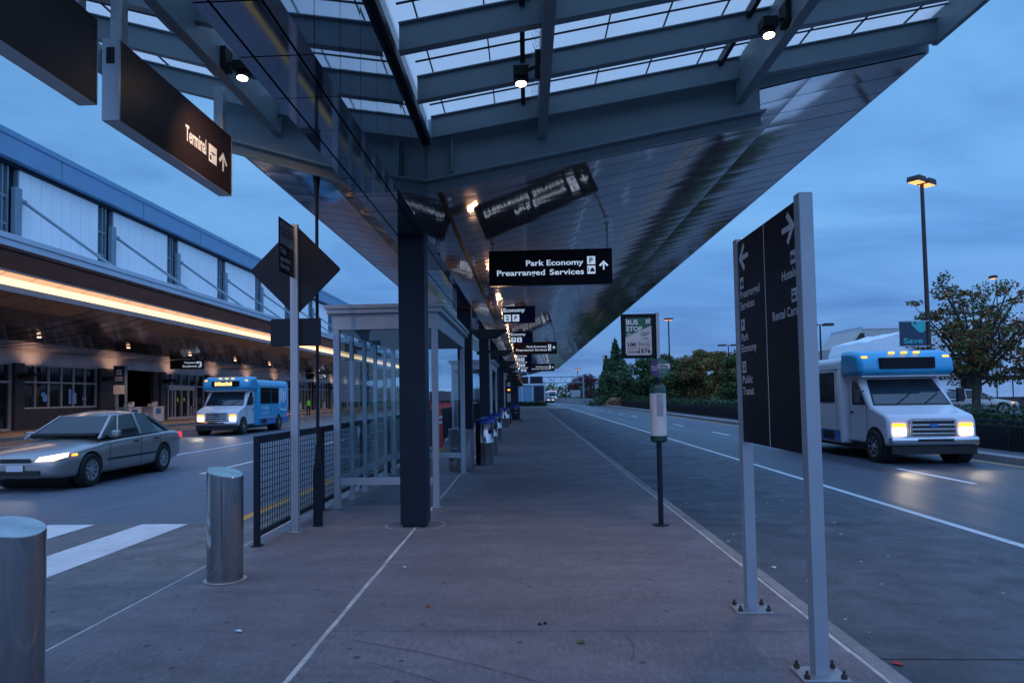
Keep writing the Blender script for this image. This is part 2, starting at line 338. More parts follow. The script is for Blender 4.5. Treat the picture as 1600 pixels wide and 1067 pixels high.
# ------------------------------------------------------------------ mesh builder
class MB:
    def __init__(s): s.v = []; s.f = []; s.m = []
    def add(s, vs, fs, mi=0):
        o = len(s.v); s.v += [tuple(v) for v in vs]
        for f in fs: s.f.append(tuple(i + o for i in f)); s.m.append(mi)
        return s
    def box(s, a, b, mi=0):
        x0, y0, z0 = a; x1, y1, z1 = b
        return s.add([(x0,y0,z0),(x1,y0,z0),(x1,y1,z0),(x0,y1,z0),(x0,y0,z1),(x1,y0,z1),(x1,y1,z1),(x0,y1,z1)],
              [(0,3,2,1),(4,5,6,7),(0,1,5,4),(1,2,6,5),(2,3,7,6),(3,0,4,7)], mi)
    def cbox(s, c, d, mi=0, rot=None):
        hx, hy, hz = d[0]/2, d[1]/2, d[2]/2
        vs = [Vector(p) for p in ((-hx,-hy,-hz),(hx,-hy,-hz),(hx,hy,-hz),(-hx,hy,-hz),(-hx,-hy,hz),(hx,-hy,hz),(hx,hy,hz),(-hx,hy,hz))]
        if rot is not None: vs = [rot @ v for v in vs]
        return s.add([v + Vector(c) for v in vs], [(0,3,2,1),(4,5,6,7),(0,1,5,4),(1,2,6,5),(2,3,7,6),(3,0,4,7)], mi)
    def tube(s, p0, p1, r0, r1=None, n=12, mi=0, caps=True):
        r1 = r0 if r1 is None else r1
        p0, p1 = Vector(p0), Vector(p1); d = (p1 - p0).normalized()
        a = d.orthogonal().normalized(); b = d.cross(a)
        vs = []
        for p, r in ((p0, r0), (p1, r1)):
            for k in range(n):
                t = 2*pi*k/n + pi/4 if n == 4 else 2*pi*k/n
                vs.append(p + a*(r*cos(t)) + b*(r*sin(t)))
        fs = [(k, (k+1) % n, n+(k+1) % n, n+k) for k in range(n)]
        if caps: fs += [tuple(range(n))[::-1], tuple(range(n, 2*n))]
        return s.add(vs, fs, mi)
    def bar(s, p0, p1, w, h, mi=0):
        p0, p1 = Vector(p0), Vector(p1); d = p1 - p0; L = d.length; d.normalize()
        up = Vector((0,0,1)) if abs(d.z) < 0.95 else Vector((0,1,0))
        sx = d.cross(up).normalized(); sz = sx.cross(d)
        rot = Matrix((sx, d, sz)).transposed()
        return s.cbox((p0+p1)/2, (w, L, h), mi, rot)
    def lathe(s, prof, n=24, c=(0,0), mi=0):
        vs = [(c[0]+r*cos(2*pi*k/n), c[1]+r*sin(2*pi*k/n), z) for r, z in prof for k in range(n)]
        fs = []
        for i in range(len(prof)-1):
            for k in range(n): fs.append((i*n+k, i*n+(k+1) % n, (i+1)*n+(k+1) % n, (i+1)*n+k))
        fs.append(tuple(range(n))[::-1]); fs.append(tuple((len(prof)-1)*n+k for k in range(n)))
        return s.add(vs, fs, mi)
    def prism(s, poly, a, b, axis='x', mi=0):
        # poly in the other two axes, extruded from a to b
        def P(u, v, w): return {'x': (w,u,v), 'y': (u,w,v), 'z': (u,v,w)}[axis]
        n = len(poly)
        vs = [P(u,v,a) for u,v in poly] + [P(u,v,b) for u,v in poly]
        fs = [(k,(k+1)%n,n+(k+1)%n,n+k) for k in range(n)] + [tuple(range(n))[::-1], tuple(range(n,2*n))]
        return s.add(vs, fs, mi)
    def strip(s, xs, z, y0, y1, mi=0, n=1):
        for i in range(n):
            a, b = y0+(y1-y0)*i/n, y0+(y1-y0)*(i+1)/n
            s.add([(xs[0],a,z),(xs[1],a,z),(xs[1],b,z),(xs[0],b,z)], [(0,1,2,3)], mi)
        return s
    def build(s, name, mats, parent=None, bevel=0.0, smooth=35, fix=True, loc=None):
        me = bpy.data.meshes.new(name); me.from_pydata(s.v, [], s.f)
        if not isinstance(mats, (list, tuple)): mats = [mats]
        for m in mats: me.materials.append(m)
        if len(mats) > 1: me.polygons.foreach_set('material_index', s.m)
        if fix:
            bm = bmesh.new(); bm.from_mesh(me); bmesh.ops.recalc_face_normals(bm, faces=bm.faces); bm.to_mesh(me); bm.free()
        if smooth:
            me.polygons.foreach_set('use_smooth', [True]*len(me.polygons)); me.set_sharp_from_angle(angle=R(smooth))
        me.update()
        o = bpy.data.objects.new(name, me); col.objects.link(o)
        if parent: o.parent = parent
        if loc: o.location = loc
        if bevel:
            md = o.modifiers.new('bevel', 'BEVEL'); md.width = bevel; md.segments = 2; md.limit_method = 'ANGLE'; md.angle_limit = R(40)
        return o
def tag(o, label, cat, group=None, kind=None):
    if kind: o['kind'] = kind
    if label: o['label'] = label
    if cat: o['category'] = cat
    if group: o['group'] = group
    return o
def struct(o): o['kind'] = 'structure'; return o
def thing(name, label, cat, loc=(0,0,0), rz=0.0, group=None):
    o = bpy.data.objects.new(name, None); o.empty_display_size = 0.2; col.objects.link(o)
    o.location = loc; o.rotation_euler = (0,0,rz)
    return tag(o, label, cat, group)
def copy_tree(o, parent=None):
    c = o.copy(); col.objects.link(c)
    if parent: c.parent = parent
    for ch in list(o.children): copy_tree(ch, c)
    return c
# ------------------------------------------------------------------ lettering
_gl = {}
def _text(sx, bold):
    k = (sx, bold)
    if k in _gl: return _gl[k]
    cu = bpy.data.curves.new('t', 'FONT'); cu.body = sx; cu.size = 1.0; cu.fill_mode = 'FRONT'; cu.offset = bold; cu.resolution_u = 3
    ob = bpy.data.objects.new('t', cu); me = bpy.data.meshes.new_from_object(ob)
    vs = [(v.co.x, v.co.y) for v in me.vertices]; fs = [tuple(p.vertices) for p in me.polygons]
    bpy.data.objects.remove(ob); bpy.data.curves.remove(cu); bpy.data.meshes.remove(me)
    _gl[k] = (vs, fs); return _gl[k]
_cv, _ = _text('H', 0.0)
CAPH = max(v[1] for v in _cv) - min(v[1] for v in _cv)
class Decal:
    """flat marks in a (u,v) frame lying on a panel: origin O, axes ux and vy, outward normal n"""
    def __init__(s, O, ux, vy, n, lift=0.003):
        s.O, s.ux, s.vy, s.n, s.lift = Vector(O), Vector(ux), Vector(vy), Vector(n), lift; s.mb = MB(); s.layer = 0
    def P(s, u, v, k=0): return s.O + s.ux*u + s.vy*v + s.n*(s.lift + k*0.0015)
    def poly(s, pts, mi=0, k=0): s.mb.add([s.P(u, v, k) for u, v in pts], [tuple(range(len(pts)))], mi)
    def rect(s, u0, v0, u1, v1, mi=0, k=0): s.poly([(u0,v0),(u1,v0),(u1,v1),(u0,v1)], mi, k)
    def circ(s, u, v, r, mi=0, k=0, n=20, a0=0, a1=2*pi):
        s.poly([(u+r*cos(a0+(a1-a0)*i/n), v+r*sin(a0+(a1-a0)*i/n)) for i in range(n if a1-a0 > 6.2 else n+1)], mi, k)
    def text(s, body, u0, v0, cap, u1=None, mi=0, k=0, bold=0.018, align='l', sx=1.0, rot=0.0):
        vs, fs = _text(body, bold)
        sc_ = cap / CAPH
        lo = min(v[0] for v in vs); hi = max(v[0] for v in vs); w = (hi-lo)*sc_
        kx = sx if u1 is None else (u1-u0)/w
        off = 0
        if u1 is None and align == 'r': off = -w*kx
        if u1 is None and align == 'c': off = -w*kx/2
        cr, sr = cos(rot), sin(rot); pts = []
        for x, y in vs:
            a, b = (x-lo)*sc_*kx + off, y*sc_
            pts.append(s.P(u0 + a*cr - b*sr, v0 + a*sr + b*cr, k))
        s.mb.add(pts, fs, mi)
    def arrow(s, u, v, size, ang=0, mi=0, k=0):
        # chevron arrow with stem, pointing up at ang=0, size = full extent
        h = size/2; t = size*0.17
        A = [[(-t/2,-h),(t/2,-h),(t/2,h*0.75),(-t/2,h*0.75)],
             [(0,h),(-h*1.0,-h*0.02),(-h*0.72,-h*0.30),(0,h*0.44)],
             [(0,h),(0,h*0.44),(h*0.72,-h*0.30),(h*1.0,-h*0.02)]]
        cr, sr = cos(ang), sin(ang)
        for i, P in enumerate(A): s.poly([(u+x*cr-y*sr, v+x*sr+y*cr) for x, y in P], mi, k + 0.2*i)
    def icon(s, kind, u, v, w, mi=0, dk=1, k=0):
        s.rect(u, v, u+w, v+w, mi, k)
        if kind in 'P234': s.text(kind, u+w/2, v+w*0.2, w*0.6, mi=dk, k=k+1, align='c', bold=0.03)
        elif kind == 'car':
            s.poly([(u+.36*w,v+.3*w),(u+.92*w,v+.3*w),(u+.92*w,v+.5*w),(u+.8*w,v+.55*w),(u+.74*w,v+.74*w),(u+.52*w,v+.74*w),(u+.44*w,v+.54*w),(u+.36*w,v+.5*w)], dk, k+1)
            for q in (.5, .78): s.circ(u+q*w, v+.29*w, .08*w, dk, k+2, 12)
            s.rect(u+.1*w, v+.28*w, u+.2*w, v+.62*w, dk, k+1); s.circ(u+.15*w, v+.72*w, .07*w, dk, k+1, 12)
        elif kind == 'bed':
            s.rect(u+.12*w, v+.32*w, u+.88*w, v+.46*w, dk, k+1); s.rect(u+.12*w, v+.22*w, u+.19*w, v+.72*w, dk, k+1.2)
            s.rect(u+.81*w, v+.22*w, u+.88*w, v+.4*w, dk, k+1.2); s.circ(u+.31*w, v+.58*w, .09*w, dk, k+1, 12); s.rect(u+.42*w, v+.48*w, u+.86*w, v+.6*w, dk, k+1.4)
        elif kind == 'key':
            s.poly([(u+.15*w,v+.2*w),(u+.85*w,v+.2*w),(u+.85*w,v+.36*w),(u+.7*w,v+.5*w),(u+.3*w,v+.5*w),(u+.15*w,v+.36*w)], dk, k+1)
            s.circ(u+.32*w, v+.72*w, .11*w, dk, k+1, 14); s.rect(u+.4*w, v+.68*w, u+.82*w, v+.76*w, dk, k+1.2); s.rect(u+.7*w, v+.6*w, u+.77*w, v+.7*w, dk, k+1.4)
        elif kind == 'bus':
            s.rect(u+.22*w, v+.2*w, u+.78*w, v+.82*w, dk, k+1); s.rect(u+.3*w, v+.48*w, u+.7*w, v+.72*w, mi, k+2); s.circ(u+.33*w, v+.32*w, .06*w, mi, k+2, 10); s.circ(u+.67*w, v+.32*w, .06*w, mi, k+2, 10)
        elif kind == 'term':
            s.poly([(u+.1*w,v+.55*w),(u+.5*w,v+.62*w),(u+.9*w,v+.58*w),(u+.55*w,v+.5*w)], dk, k+1); s.rect(u+.12*w, v+.12*w, u+.3*w, v+.38*w, dk, k+1)
    def build(s, name, mats, parent): return s.mb.build(name, mats, parent, smooth=0, fix=False)
# frames: facing the camera (-Y), facing right (+X), facing left (-X)
def front(O): return Decal(O, (1,0,0), (0,0,1), (0,-1,0))
def faceR(O): return Decal(O, (0,1,0), (0,0,1), (1,0,0))
def faceL(O): return Decal(O, (0,-1,0), (0,0,1), (-1,0,0))

# ------------------------------------------------------------------ ground and roads
def bend(y): return max(0.0, y-95.0)**2/600.0
def ribbon(mb, x0, x1, z, y0, y1, mi=0, step=4.0, z1=None):
    n = max(1, int((y1-y0)/step))
    for i in range(n):
        a, b = y0+(y1-y0)*i/n, y0+(y1-y0)*(i+1)/n
        za = z; zb = z if z1 is None else z1
        mb.add([(x0-bend(a),a,za),(x1-bend(a),a,zb),(x1-bend(b),b,zb),(x0-bend(b),b,za)], [(0,1,2,3)], mi)
g = MB(); g.add([(-900,-300,-0.17),(900,-300,-0.17),(900,1800,-0.17),(-900,1800,-0.17)], [(0,1,2,3)])
struct(g.build('ground', m_grass, smooth=0))
RZ = -0.15
r = MB(); ribbon(r, 2.02, 5.15, RZ, -6, 100); struct(r.build('bus_lane', m_conc3, smooth=0))
r = MB()
for yj in np.arange(4.63, 96, 4.6): r.add([(2.09,yj,RZ+.003),(5.15,yj,RZ+.003),(5.15,yj+.014,RZ+.003),(2.09,yj+.014,RZ+.003)], [(0,1,2,3)])
struct(r.build('bus_lane_joint', m_gap, smooth=0))
r = MB(); rf_ = random.Random(31)
for i in range(46):
    x, y, s_ = rf_.uniform(2.3,5.0), rf_.uniform(2.2,13)**1.0, rf_.uniform(.008,.03); a0 = rf_.random()*6
    r.add([(x+s_*cos(a0+k*1.05)*rf_.uniform(.6,1.2), y+s_*sin(a0+k*1.05)*rf_.uniform(.6,1.2), RZ+.003) for k in range(6)], [(0,1,2,3,4,5)])
struct(r.build('bus_lane_flecks', m_seal, smooth=0, fix=False))
r = MB(); ribbon(r, 5.15, 11.15, RZ, -6, 240); struct(r.build('approach_road', m_asph2, smooth=0))
mk = MB(); ribbon(mk, 5.38, 5.50, RZ+0.004, -6, 150)
y = 12.5
for k in range(-2, 18):
    ys = 13.0 + k*7.6 + (0.4 if k % 2 else 0)
    ribbon(mk, 8.10, 8.22, RZ+0.004, ys, ys+2.6)
struct(mk.build('road_marking', m_white, smooth=0))
mk = MB(); ribbon(mk, 10.75, 10.86, RZ+0.004, -6, 110); struct(mk.build('road_edge_line', m_yellow, smooth=0))
k = MB()
for a in range(-6, 104, 5):
    k.box((11.15, a, RZ-0.02), (11.45, a+4.985, 0.0))
struct(k.build('far_kerb', m_kerb, bevel=0.015))
s = MB(); s.box((11.45, -6, -0.165), (12.6, 104, -0.01)); struct(s.build('far_path', m_conc3))
p = MB(); p.strip((14.2, 120), 0.13, 4, 120); struct(p.build('parking_lot', m_asph, smooth=0))

# island sidewalk: cast slabs with open joints, sealant strips, kerbs
rows = [-6.0, -2.2, 1.15, 4.72, 8.40]
while rows[-1] < 81: rows.append(rows[-1] + 3.62)
cols = [(-3.13, -1.412), (-1.378, 1.945)]
sw = MB(); rnd = random.Random(3)
for i in range(len(rows)-1):
    for (a, b) in cols:
        dz = rnd.uniform(-0.0015, 0.0015)
        sw.box((a, rows[i]+0.004, -0.12), (b, rows[i+1]-0.004, dz))
struct(sw.build('sidewalk', m_conc, bevel=0.004))
st = MB()
for x0, x1 in ((-1.413, -1.377), (1.943, 1.972)):
    rj = random.Random(5)
    yy = -6.0
    while yy < 81:
        w = rj.uniform(-0.003, 0.003)
        st.add([(x0+w,yy,-0.001),(x1+w,yy,-0.001),(x1+w,yy+0.45,-0.001),(x0+w,yy+0.45,-0.001)], [(0,1,2,3)]); yy += 0.45
yy = -6.0
while yy < 9:
    st.add([(-3.15,yy,-0.001),(-3.128,yy,-0.001),(-3.128,yy+0.45,-0.001),(-3.15,yy+0.45,-0.001)], [(0,1,2,3)]); yy += 0.45
struct(st.build('joint_sealant', m_seal, smooth=0))
ub = MB(); ub.box((-3.95, -6, -0.20), (2.0, 81, -0.012)); struct(ub.build('sidewalk_subbase', m_gap))
kb = MB()
for i in range(-2, 27):
    kb.box((1.973, i*3.05+0.005, -0.19), (2.085, i*3.05+3.045, -0.002))
struct(kb.build('kerb', m_kerb, bevel=0.012))
pv = MB(); rnd = random.Random(8)
for i in range(len(rows)-1):
    if rows[i] > 8: pv.box((-3.95, rows[i]+0.004, -0.12), (-3.153, rows[i+1]-0.004, rnd.uniform(-0.002,0.0)))
    else: pv.box((-4.03, rows[i]+0.004, -0.12), (-3.153, rows[i+1]-0.004, rnd.uniform(-0.002,0.0)))
struct(pv.build('kerb_walk', m_conc2, bevel=0.006))
yl = MB(); yl.strip((-3.93, -3.77), 0.004, 8.75, 80, n=20); struct(yl.build('kerb_paint', m_yellow, smooth=0))
lz = -0.04
pd = MB(); pd.box((-23, -6, -0.2), (-4.045, 8.82, -0.012)); struct(pd.build('crossing_pad', m_conc2, bevel=0.004))
la = MB(); la.box((-22.5, 8.83, -0.2), (-3.96, 115, -0.03)); la.box((-22.5, 115, -0.2), (-3.96, 160, -0.03)); struct(la.build('terminal_road', m_asph, smooth=0))
cw = MB()
for i in range(9):
    x1 = -4.45 - i*1.25
    cw.strip((x1-0.62, x1), -0.007, 5.4, 8.8, n=4)
struct(cw.build('crosswalk_marking', m_white, smooth=0))
lm = MB()
for ys in np.arange(14.9, 90, 9.0): lm.strip((-7.32, -7.2), -0.025, ys, ys+3.0)
for ys in np.arange(18.0, 90, 12.0): lm.strip((-10.62, -10.5), -0.025, ys, ys+8.5)
lm.strip((-19.6, -19.48), -0.025, 20, 90, n=10)
struct(lm.build('lane_marking', m_white, smooth=0))
tw = MB(); tw.box((-29.5, 6, -0.2), (-22.5, 118, 0.13)); struct(tw.build('terminal_walk', m_tan, bevel=0.02))
dr = MB(); dr.box((-3.9, 81.2, -0.2), (4.9, 101, -0.03)); struct(dr.build('driveway', m_kerb))

# hairline cracks and scuffs in the near slabs
ckm = MB()
def crack(pts, w, z=0.0035):
    rc = random.Random(len(pts)); P = []
    for (a, b), (c, d) in zip(pts, pts[1:]):
        for j in range(12): P.append((a+(c-a)*j/12+rc.uniform(-.006,.006), b+(d-b)*j/12+rc.uniform(-.006,.006)))
    for (a, b), (c, d) in zip(P, P[1:]):
        L = math.hypot(c-a, d-b) or 1; nx, ny = -(d-b)/L*w/2, (c-a)/L*w/2
        ckm.add([(a-nx,b-ny,z),(a+nx,b+ny,z),(c+nx,d+ny,z),(c-nx,d-ny,z)], [(0,1,2,3)])
crack([(-1.18,4.55),(-.6,4.28),(-.15,4.02),(.05,3.88)], .0045)
crack([(-.95,4.15),(-.62,3.95),(-.5,3.86)], .004)
crack([(.62,4.66),(.645,4.5),(.63,4.3),(.59,4.2)], .004)
crack([(.9,6.9),(1.3,6.7),(1.9,6.75)], .004)
struct(ckm.build('sidewalk_crack', m_gap, smooth=0, fix=False))
# ring sealed round the first column foot
def ring(mb, cx, cy, r0, r1, z, n=48):
    vs = []; 
    for k in range(n):
        a = 2*pi*k/n; vs += [(cx+r0*cos(a), cy+r0*sin(a), z), (cx+r1*cos(a), cy+r1*sin(a), z)]
    mb.add(vs, [(2*k, 2*k+1, (2*k+3) % (2*n), (2*k+2) % (2*n)) for k in range(n)])
rg = MB()
for i in range(14): ring(rg, -1.42, 8.57+i*7.25, 0.36, 0.375, 0.004)
for yb in (3.5, 6.05): ring(rg, -2.72, yb, 0.155, 0.185, 0.004)
struct(rg.build('foot_sealant', m_seal, smooth=0))
# ------------------------------------------------------------------ canopy over the island
CX, CY0, DY, NC = -1.416, 8.57, 7.25, 14
YE = 108.0
CB = Vector((CX, CY0, 0)); MCB = -CB
canopy = thing('canopy', 'long steel canopy with skylights and mirror metal soffit over the island walk', 'canopy', CB)
def cpart(mb, name, mats, parent=canopy, **kw):
    return mb.build(name, mats, parent, loc=MCB if parent == canopy else None, **kw)
def lerp_prof(P, x):
    for (a, za), (b, zb) in zip(P, P[1:]):
        if (a <= x <= b) or (b <= x <= a): return za + (zb-za)*(x-a)/(b-a)
    return P[-1][1]
PR = [(-1.2,4.525),(0.1,4.775),(1.05,4.965),(2.0,5.155),(2.95,5.35),(3.6,5.49),(4.3,5.61),(5.0,5.735)]
PL = [(-1.65,4.17),(-2.0,4.36),(-2.4,4.56),(-2.8,4.72),(-3.2,4.83),(-3.75,4.90)]
# spine: dark core, cladding panels with open seams
core = MB(); core.box((-1.64, -4, 3.62), (-1.21, YE, 4.84)); cpart(core, 'spine_core', m_seam, smooth=0)
rnd = random.Random(11)
bot = MB(); side = MB()
SP = 0.56
ys = -4.0
while ys < YE:
    a, b = ys+0.005, min(ys+SP, YE)-0.005
    j = rnd.uniform(-0.0016, 0.0016)
    for x0, x1 in ((-1.65, -1.567), (-1.551, -1.299), (-1.283, -1.2)):
        dz = j + rnd.uniform(-0.0006, 0.0006)
        bot.add([(x0,a,3.6+dz),(x1,a,3.6+dz),(x1,b,3.6-dz),(x0,b,3.6-dz),(x0,a,3.618),(x1,a,3.618),(x1,b,3.618),(x0,b,3.618)],
                [(0,3,2,1),(0,1,5,4),(1,2,6,5),(2,3,7,6),(3,0,4,7)])
    jx = rnd.uniform(-0.0015, 0.0015)
    for xs, sg in ((-1.2, 1), (-1.65, -1)):
        x = xs
        n = 5; vs = []
        for q in range(n+1):
            t = q/n; yy = a+(b-a)*t; bx = x + sg*(0.0007*(1-(2*t-1)**2)) + jx*0.35*(2*t-1)
            vs += [(bx, yy, 3.602), (bx, yy, 4.845)]
        side.add(vs, [(2*q, 2*q+2, 2*q+3, 2*q+1) if sg > 0 else (2*q, 2*q+1, 2*q+3, 2*q+2) for q in range(n)])
    ys += SP
cpart(bot, 'spine_bottom_cladding', m_spine, smooth=20)
cpart(side, 'spine_side_cladding', m_spine_s, smooth=20, fix=False)
for x0, x1 in ((-1.2, -1.145), (-1.705, -1.65)):
    tr = MB(); tr.box((x0, -4, 4.74), (x1, 8.38, 4.85)); cpart(tr, 'gutter_trim', m_steel_d, bevel=0.01)
# soffit panels
def soffit(P, seams, name):
    mb = MB(); r = random.Random(4)
    y = 8.52; k = 0
    while y < YE-0.1:
        a, b = y+0.009, min(y+0.545, YE)-0.009
        for (x0, x1) in zip(seams, seams[1:]):
            nx = max(3, int(abs(x1-x0)/0.3)); ny = 4
            tilt = r.gauss(0, 0.0007); amp = r.uniform(0.0003, 0.0012); ph = r.uniform(0, 6.28); am2 = r.uniform(0, 0.0007)
            vs = []
            for i in range(nx+1):
                x = x0+(x1-x0)*i/nx + (0.004 if i == 0 else -0.004 if i == nx else 0)*(1 if x1 > x0 else -1)
                for q in range(ny+1):
                    t = q/ny
                    z = lerp_prof(P, x) - amp*(1-(2*t-1)**2) + tilt*(2*t-1) + am2*sin(ph+5.0*x)*(1-(2*t-1)**2)
                    vs.append((x, a+(b-a)*t, z))
            fs = []
            for i in range(nx):
                for q in range(ny):
                    o = i*(ny+1)+q
                    f = (o, o+1, o+ny+2, o+ny+1)
                    fs.append(f if x1 > x0 else f[::-1])
            mb.add(vs, fs)
        y += 0.545; k += 1
    o = cpart(mb, name, m_sof, smooth=25, fix=False)
    return o
soffit(PR, [-1.165, 1.05, 3.6, 5.0], 'soffit')
soffit(PL, [-1.65, -2.75, -3.75], 'soffit')
bk = MB()
for P in (PR, PL):
    for (x0, z0), (x1, z1) in zip(P, P[1:]):
        bk.add([(x0,8.5,z0+0.02),(x1,8.5,z1+0.02),(x1,YE,z1+0.02),(x0,YE,z0+0.02)], [(0,1,2,3)])
cpart(bk, 'soffit_backing', m_seam, smooth=0)
tp = MB(); tp.prism([(x, z+0.12) for x, z in PR] + [(5.0, 6.12), (-1.2, 5.12)], 8.5, YE, 'y'); cpart(tp, 'roof_deck', m_steel, smooth=0)
tp = MB(); tp.prism([(x, z+0.12) for x, z in PL] + [(-3.75, 5.45), (-1.65, 5.12)], 8.5, YE, 'y')
cpart(tp, 'roof_deck', m_steel, smooth=0)
for a_, b_ in (((5.0, 8.50, 5.735), (5.03, YE, 6.0)), ((-3.78, 8.50, 4.90), (-3.75, YE, 5.2))):
    ed = MB(); ed.box(a_, b_); cpart(ed, 'edge_fascia', m_tedge)
for P_ in ([p for p in PR if p[0] > 0.9], PL):
    ef = MB(); ef.prism([(x, z) for x, z in P_] + [(x, z+0.125) for x, z in P_[::-1]], 8.45, 8.485, 'y'); cpart(ef, 'end_fascia', m_steel, bevel=0.004)
# deep end beam (web, toe flange, drip lip)
def zb(x): return 4.12 + 0.178*(x+1.2) if x > -1.4 else 4.12 + 0.30*(-1.65-x)
def beam(x0, x1, nm):
    mb = MB()
    mb.prism([(x0, zb(x0)+.14), (x1, zb(x1)+.14), (x1, zb(x1)+.72), (x0, zb(x0)+.72)], 8.40, 8.43, 'y')
    mb.prism([(x0, zb(x0)+.13), (x1+.03*(1 if x1>x0 else -1), zb(x1)+.135), (x1+.03*(1 if x1>x0 else -1), zb(x1)+.16), (x0, zb(x0)+.155)], 8.26, 8.47, 'y')
    mb.prism([(x0, zb(x0)), (x1, zb(x1)), (x1, zb(x1)+.13), (x0, zb(x0)+.13)], 8.385, 8.41, 'y')
    mb.prism([(x0, zb(x0)-.005), (x1, zb(x1)-.005), (x1, zb(x1)+.012), (x0, zb(x0)+.012)], 8.33, 8.385, 'y')
    mb.prism([(x0+.32*(1 if x1>x0 else -1), zb(x0)+.25), (x0+.34*(1 if x1>x0 else -1), zb(x0)+.25), (x0+.34*(1 if x1>x0 else -1), zb(x0)+.7), (x0+.32*(1 if x1>x0 else -1), zb(x0)+.7)], 8.28, 8.40, 'y')
    return cpart(mb, nm, m_steel, bevel=0.004)
beam(-1.2, 2.93, 'end_beam'); beam(-1.65, -3.78, 'end_beam')
def zr(x): return 4.76 + 0.160*(x+1.2) if x > -1.4 else 4.76 + 0.28*(-1.65-x)
XR, XL = 4.97, -5.3
for yp in (8.26, 7.20, 6.14, 5.08, 4.02, 2.96, 1.9, 0.84, -0.22, -1.28, -2.34, -3.4):
    for x0, x1 in ((-1.12, XR), (-1.73, XL)):
        mb = MB()
        mb.prism([(x0, zr(x0)+.012), (x1, zr(x1)+.012), (x1, zr(x1)+.27), (x0, zr(x0)+.27)], yp-0.012, yp+0.012, 'y')
        mb.prism([(x0, zr(x0)), (x1, zr(x1)), (x1, zr(x1)+.014), (x0, zr(x0)+.014)], yp-0.05, yp+0.05, 'y')
        mb.prism([(x0, zr(x0)+.262), (x1, zr(x1)+.262), (x1, zr(x1)+.276), (x0, zr(x0)+.276)], yp-0.05, yp+0.05, 'y')
        cpart(mb, 'purlin', m_steel, bevel=0.002)
for xr_, zb_ in ((0.245, 4.77), (2.68, 5.14), (-3.08, 4.93)):
    mb = MB(); h = zr(xr_) + 0.25 - zb_
    mb.box((xr_-0.055, -4, zb_), (xr_+0.055, 8.38, zb_+0.02)); mb.box((xr_-0.045, -4, zb_+0.02), (xr_+0.045, 8.38, zb_+h))
    cpart(mb, 'rib_beam', m_steel, bevel=0.004)
for x, s_ in ((XR, 1), (XL, -1)):
    mb = MB(); mb.box((min(x, x+0.06*s_), -4, zr(x)-0.01), (max(x, x+0.06*s_), 8.34, zr(x)+0.46)); cpart(mb, 'edge_beam', m_steel, bevel=0.005)
sk = MB()
for x0, x1 in ((-1.19, XR), (-1.66, XL)):
    z0, z1 = zr(x0)+.33, zr(x1)+.33
    sk.add([(x0,-4,z0),(x1,-4,z1),(x1,8.4,z1),(x0,8.4,z0)], [(0,1,2,3)])
cpart(sk, 'skylight_panel', m_sky_p, smooth=0)
mu = MB()
y = -4.0
while y < 8.4:
    for x0, x1 in ((-1.1, XR), (-1.75, XL)):
        mu.bar((x0, y, zr(x0)+.318), (x1, y, zr(x1)+.318), 0.011, 0.018)
    y += 0.353
for x in list(np.arange(-0.95, XR, 0.62)) + list(np.arange(-2.0, XL, -0.62)):
    mu.bar((x, -4, zr(x)+.312), (x, 8.4, zr(x)+.312), 0.013, 0.02)
for x in (0.02, 2.42, -2.75):
    mu.bar((x, -4, zr(x)+.26), (x, 8.38, zr(x)+.26), 0.05, 0.10)
for x_ in (-1.205, -1.66):
    fl = MB(); fl.box((x_, -4, 4.84), (x_+.015, 8.39, 5.115)); cpart(fl, 'flashing', m_tedge)
cpart(mu, 'skylight_mullion', m_steel_d, smooth=0)
# bird spikes beside the ribs
sp = MB(); rr = random.Random(2)
for x in (0.16, 2.56):
    y = -1.0
    while y < 8.3:
        z = zr(x)+0.02
        for dx in (-0.05, 0.05):
            sp.tube((x, y, z), (x+dx*rr.uniform(.6,1.2), y+rr.uniform(-.01,.01), z+0.11), 0.0018, n=4, caps=False)
        y += 0.09
cpart(sp, 'bird_spike_strip', m_galv, smooth=0)
# columns with uplight wings
cproto = None
def make_column(up=True):
    mb = MB(); w = 0.163
    mb.box((-w, -w, 0.035), (w, w, 3.598)); mb.box((-w+.02, -w+.02, 0.0), (w-.02, w-.02, 0.036))
    for z in (2.66,):
        for x in (-0.11, 0.11): mb.tube((x, -w-0.004, z), (x, -w, z), 0.012, n=10)
    mb.box((-w-.002, -w-.002, 1.148), (w+.002, w+.002, 1.152))
    c = mb.build('column', m_steel_d, canopy, bevel=0.012)
    if up:
        u = MB()
        u.prism([(0.163,3.06),(0.30,2.93),(0.72,2.93),(0.98,3.10),(0.98,3.13),(0.163,3.13)], -0.17, 0.17, 'y')
        u.box((-0.25, -0.06, 3.0), (-0.163, 0.06, 3.1))
        ul = u.build('uplight', m_blackm, c, bevel=0.006)
        l = MB(); l.box((0.67, -0.03, 3.131), (0.91, 0.03, 3.137)); l.build('lens', m_lampw_up, ul)
    return c
m_lampw_up = emit('uplight_lens', (1.0, 0.58, 0.30), 2.2)
make_column(False).location = (0, 0, 0)
cproto = make_column(True); cproto.location = (0, DY, 0)
for i in range(2, NC):
    c = copy_tree(cproto, canopy); c.location = (0, DY*i, 0)
for i in range(1, NC):
    ld = bpy.data.lights.new('uplight_lamp', 'AREA'); ld.shape = 'RECTANGLE'; ld.size = 0.24; ld.size_y = 0.05
    ld.energy = 12; ld.color = (1.0, 0.60, 0.34)
    lo = bpy.data.objects.new('uplight_lamp', ld); col.objects.link(lo); lo.location = (CX+0.79, CY0+DY*i, 3.15); lo.rotation_euler = (pi, 0, 0)
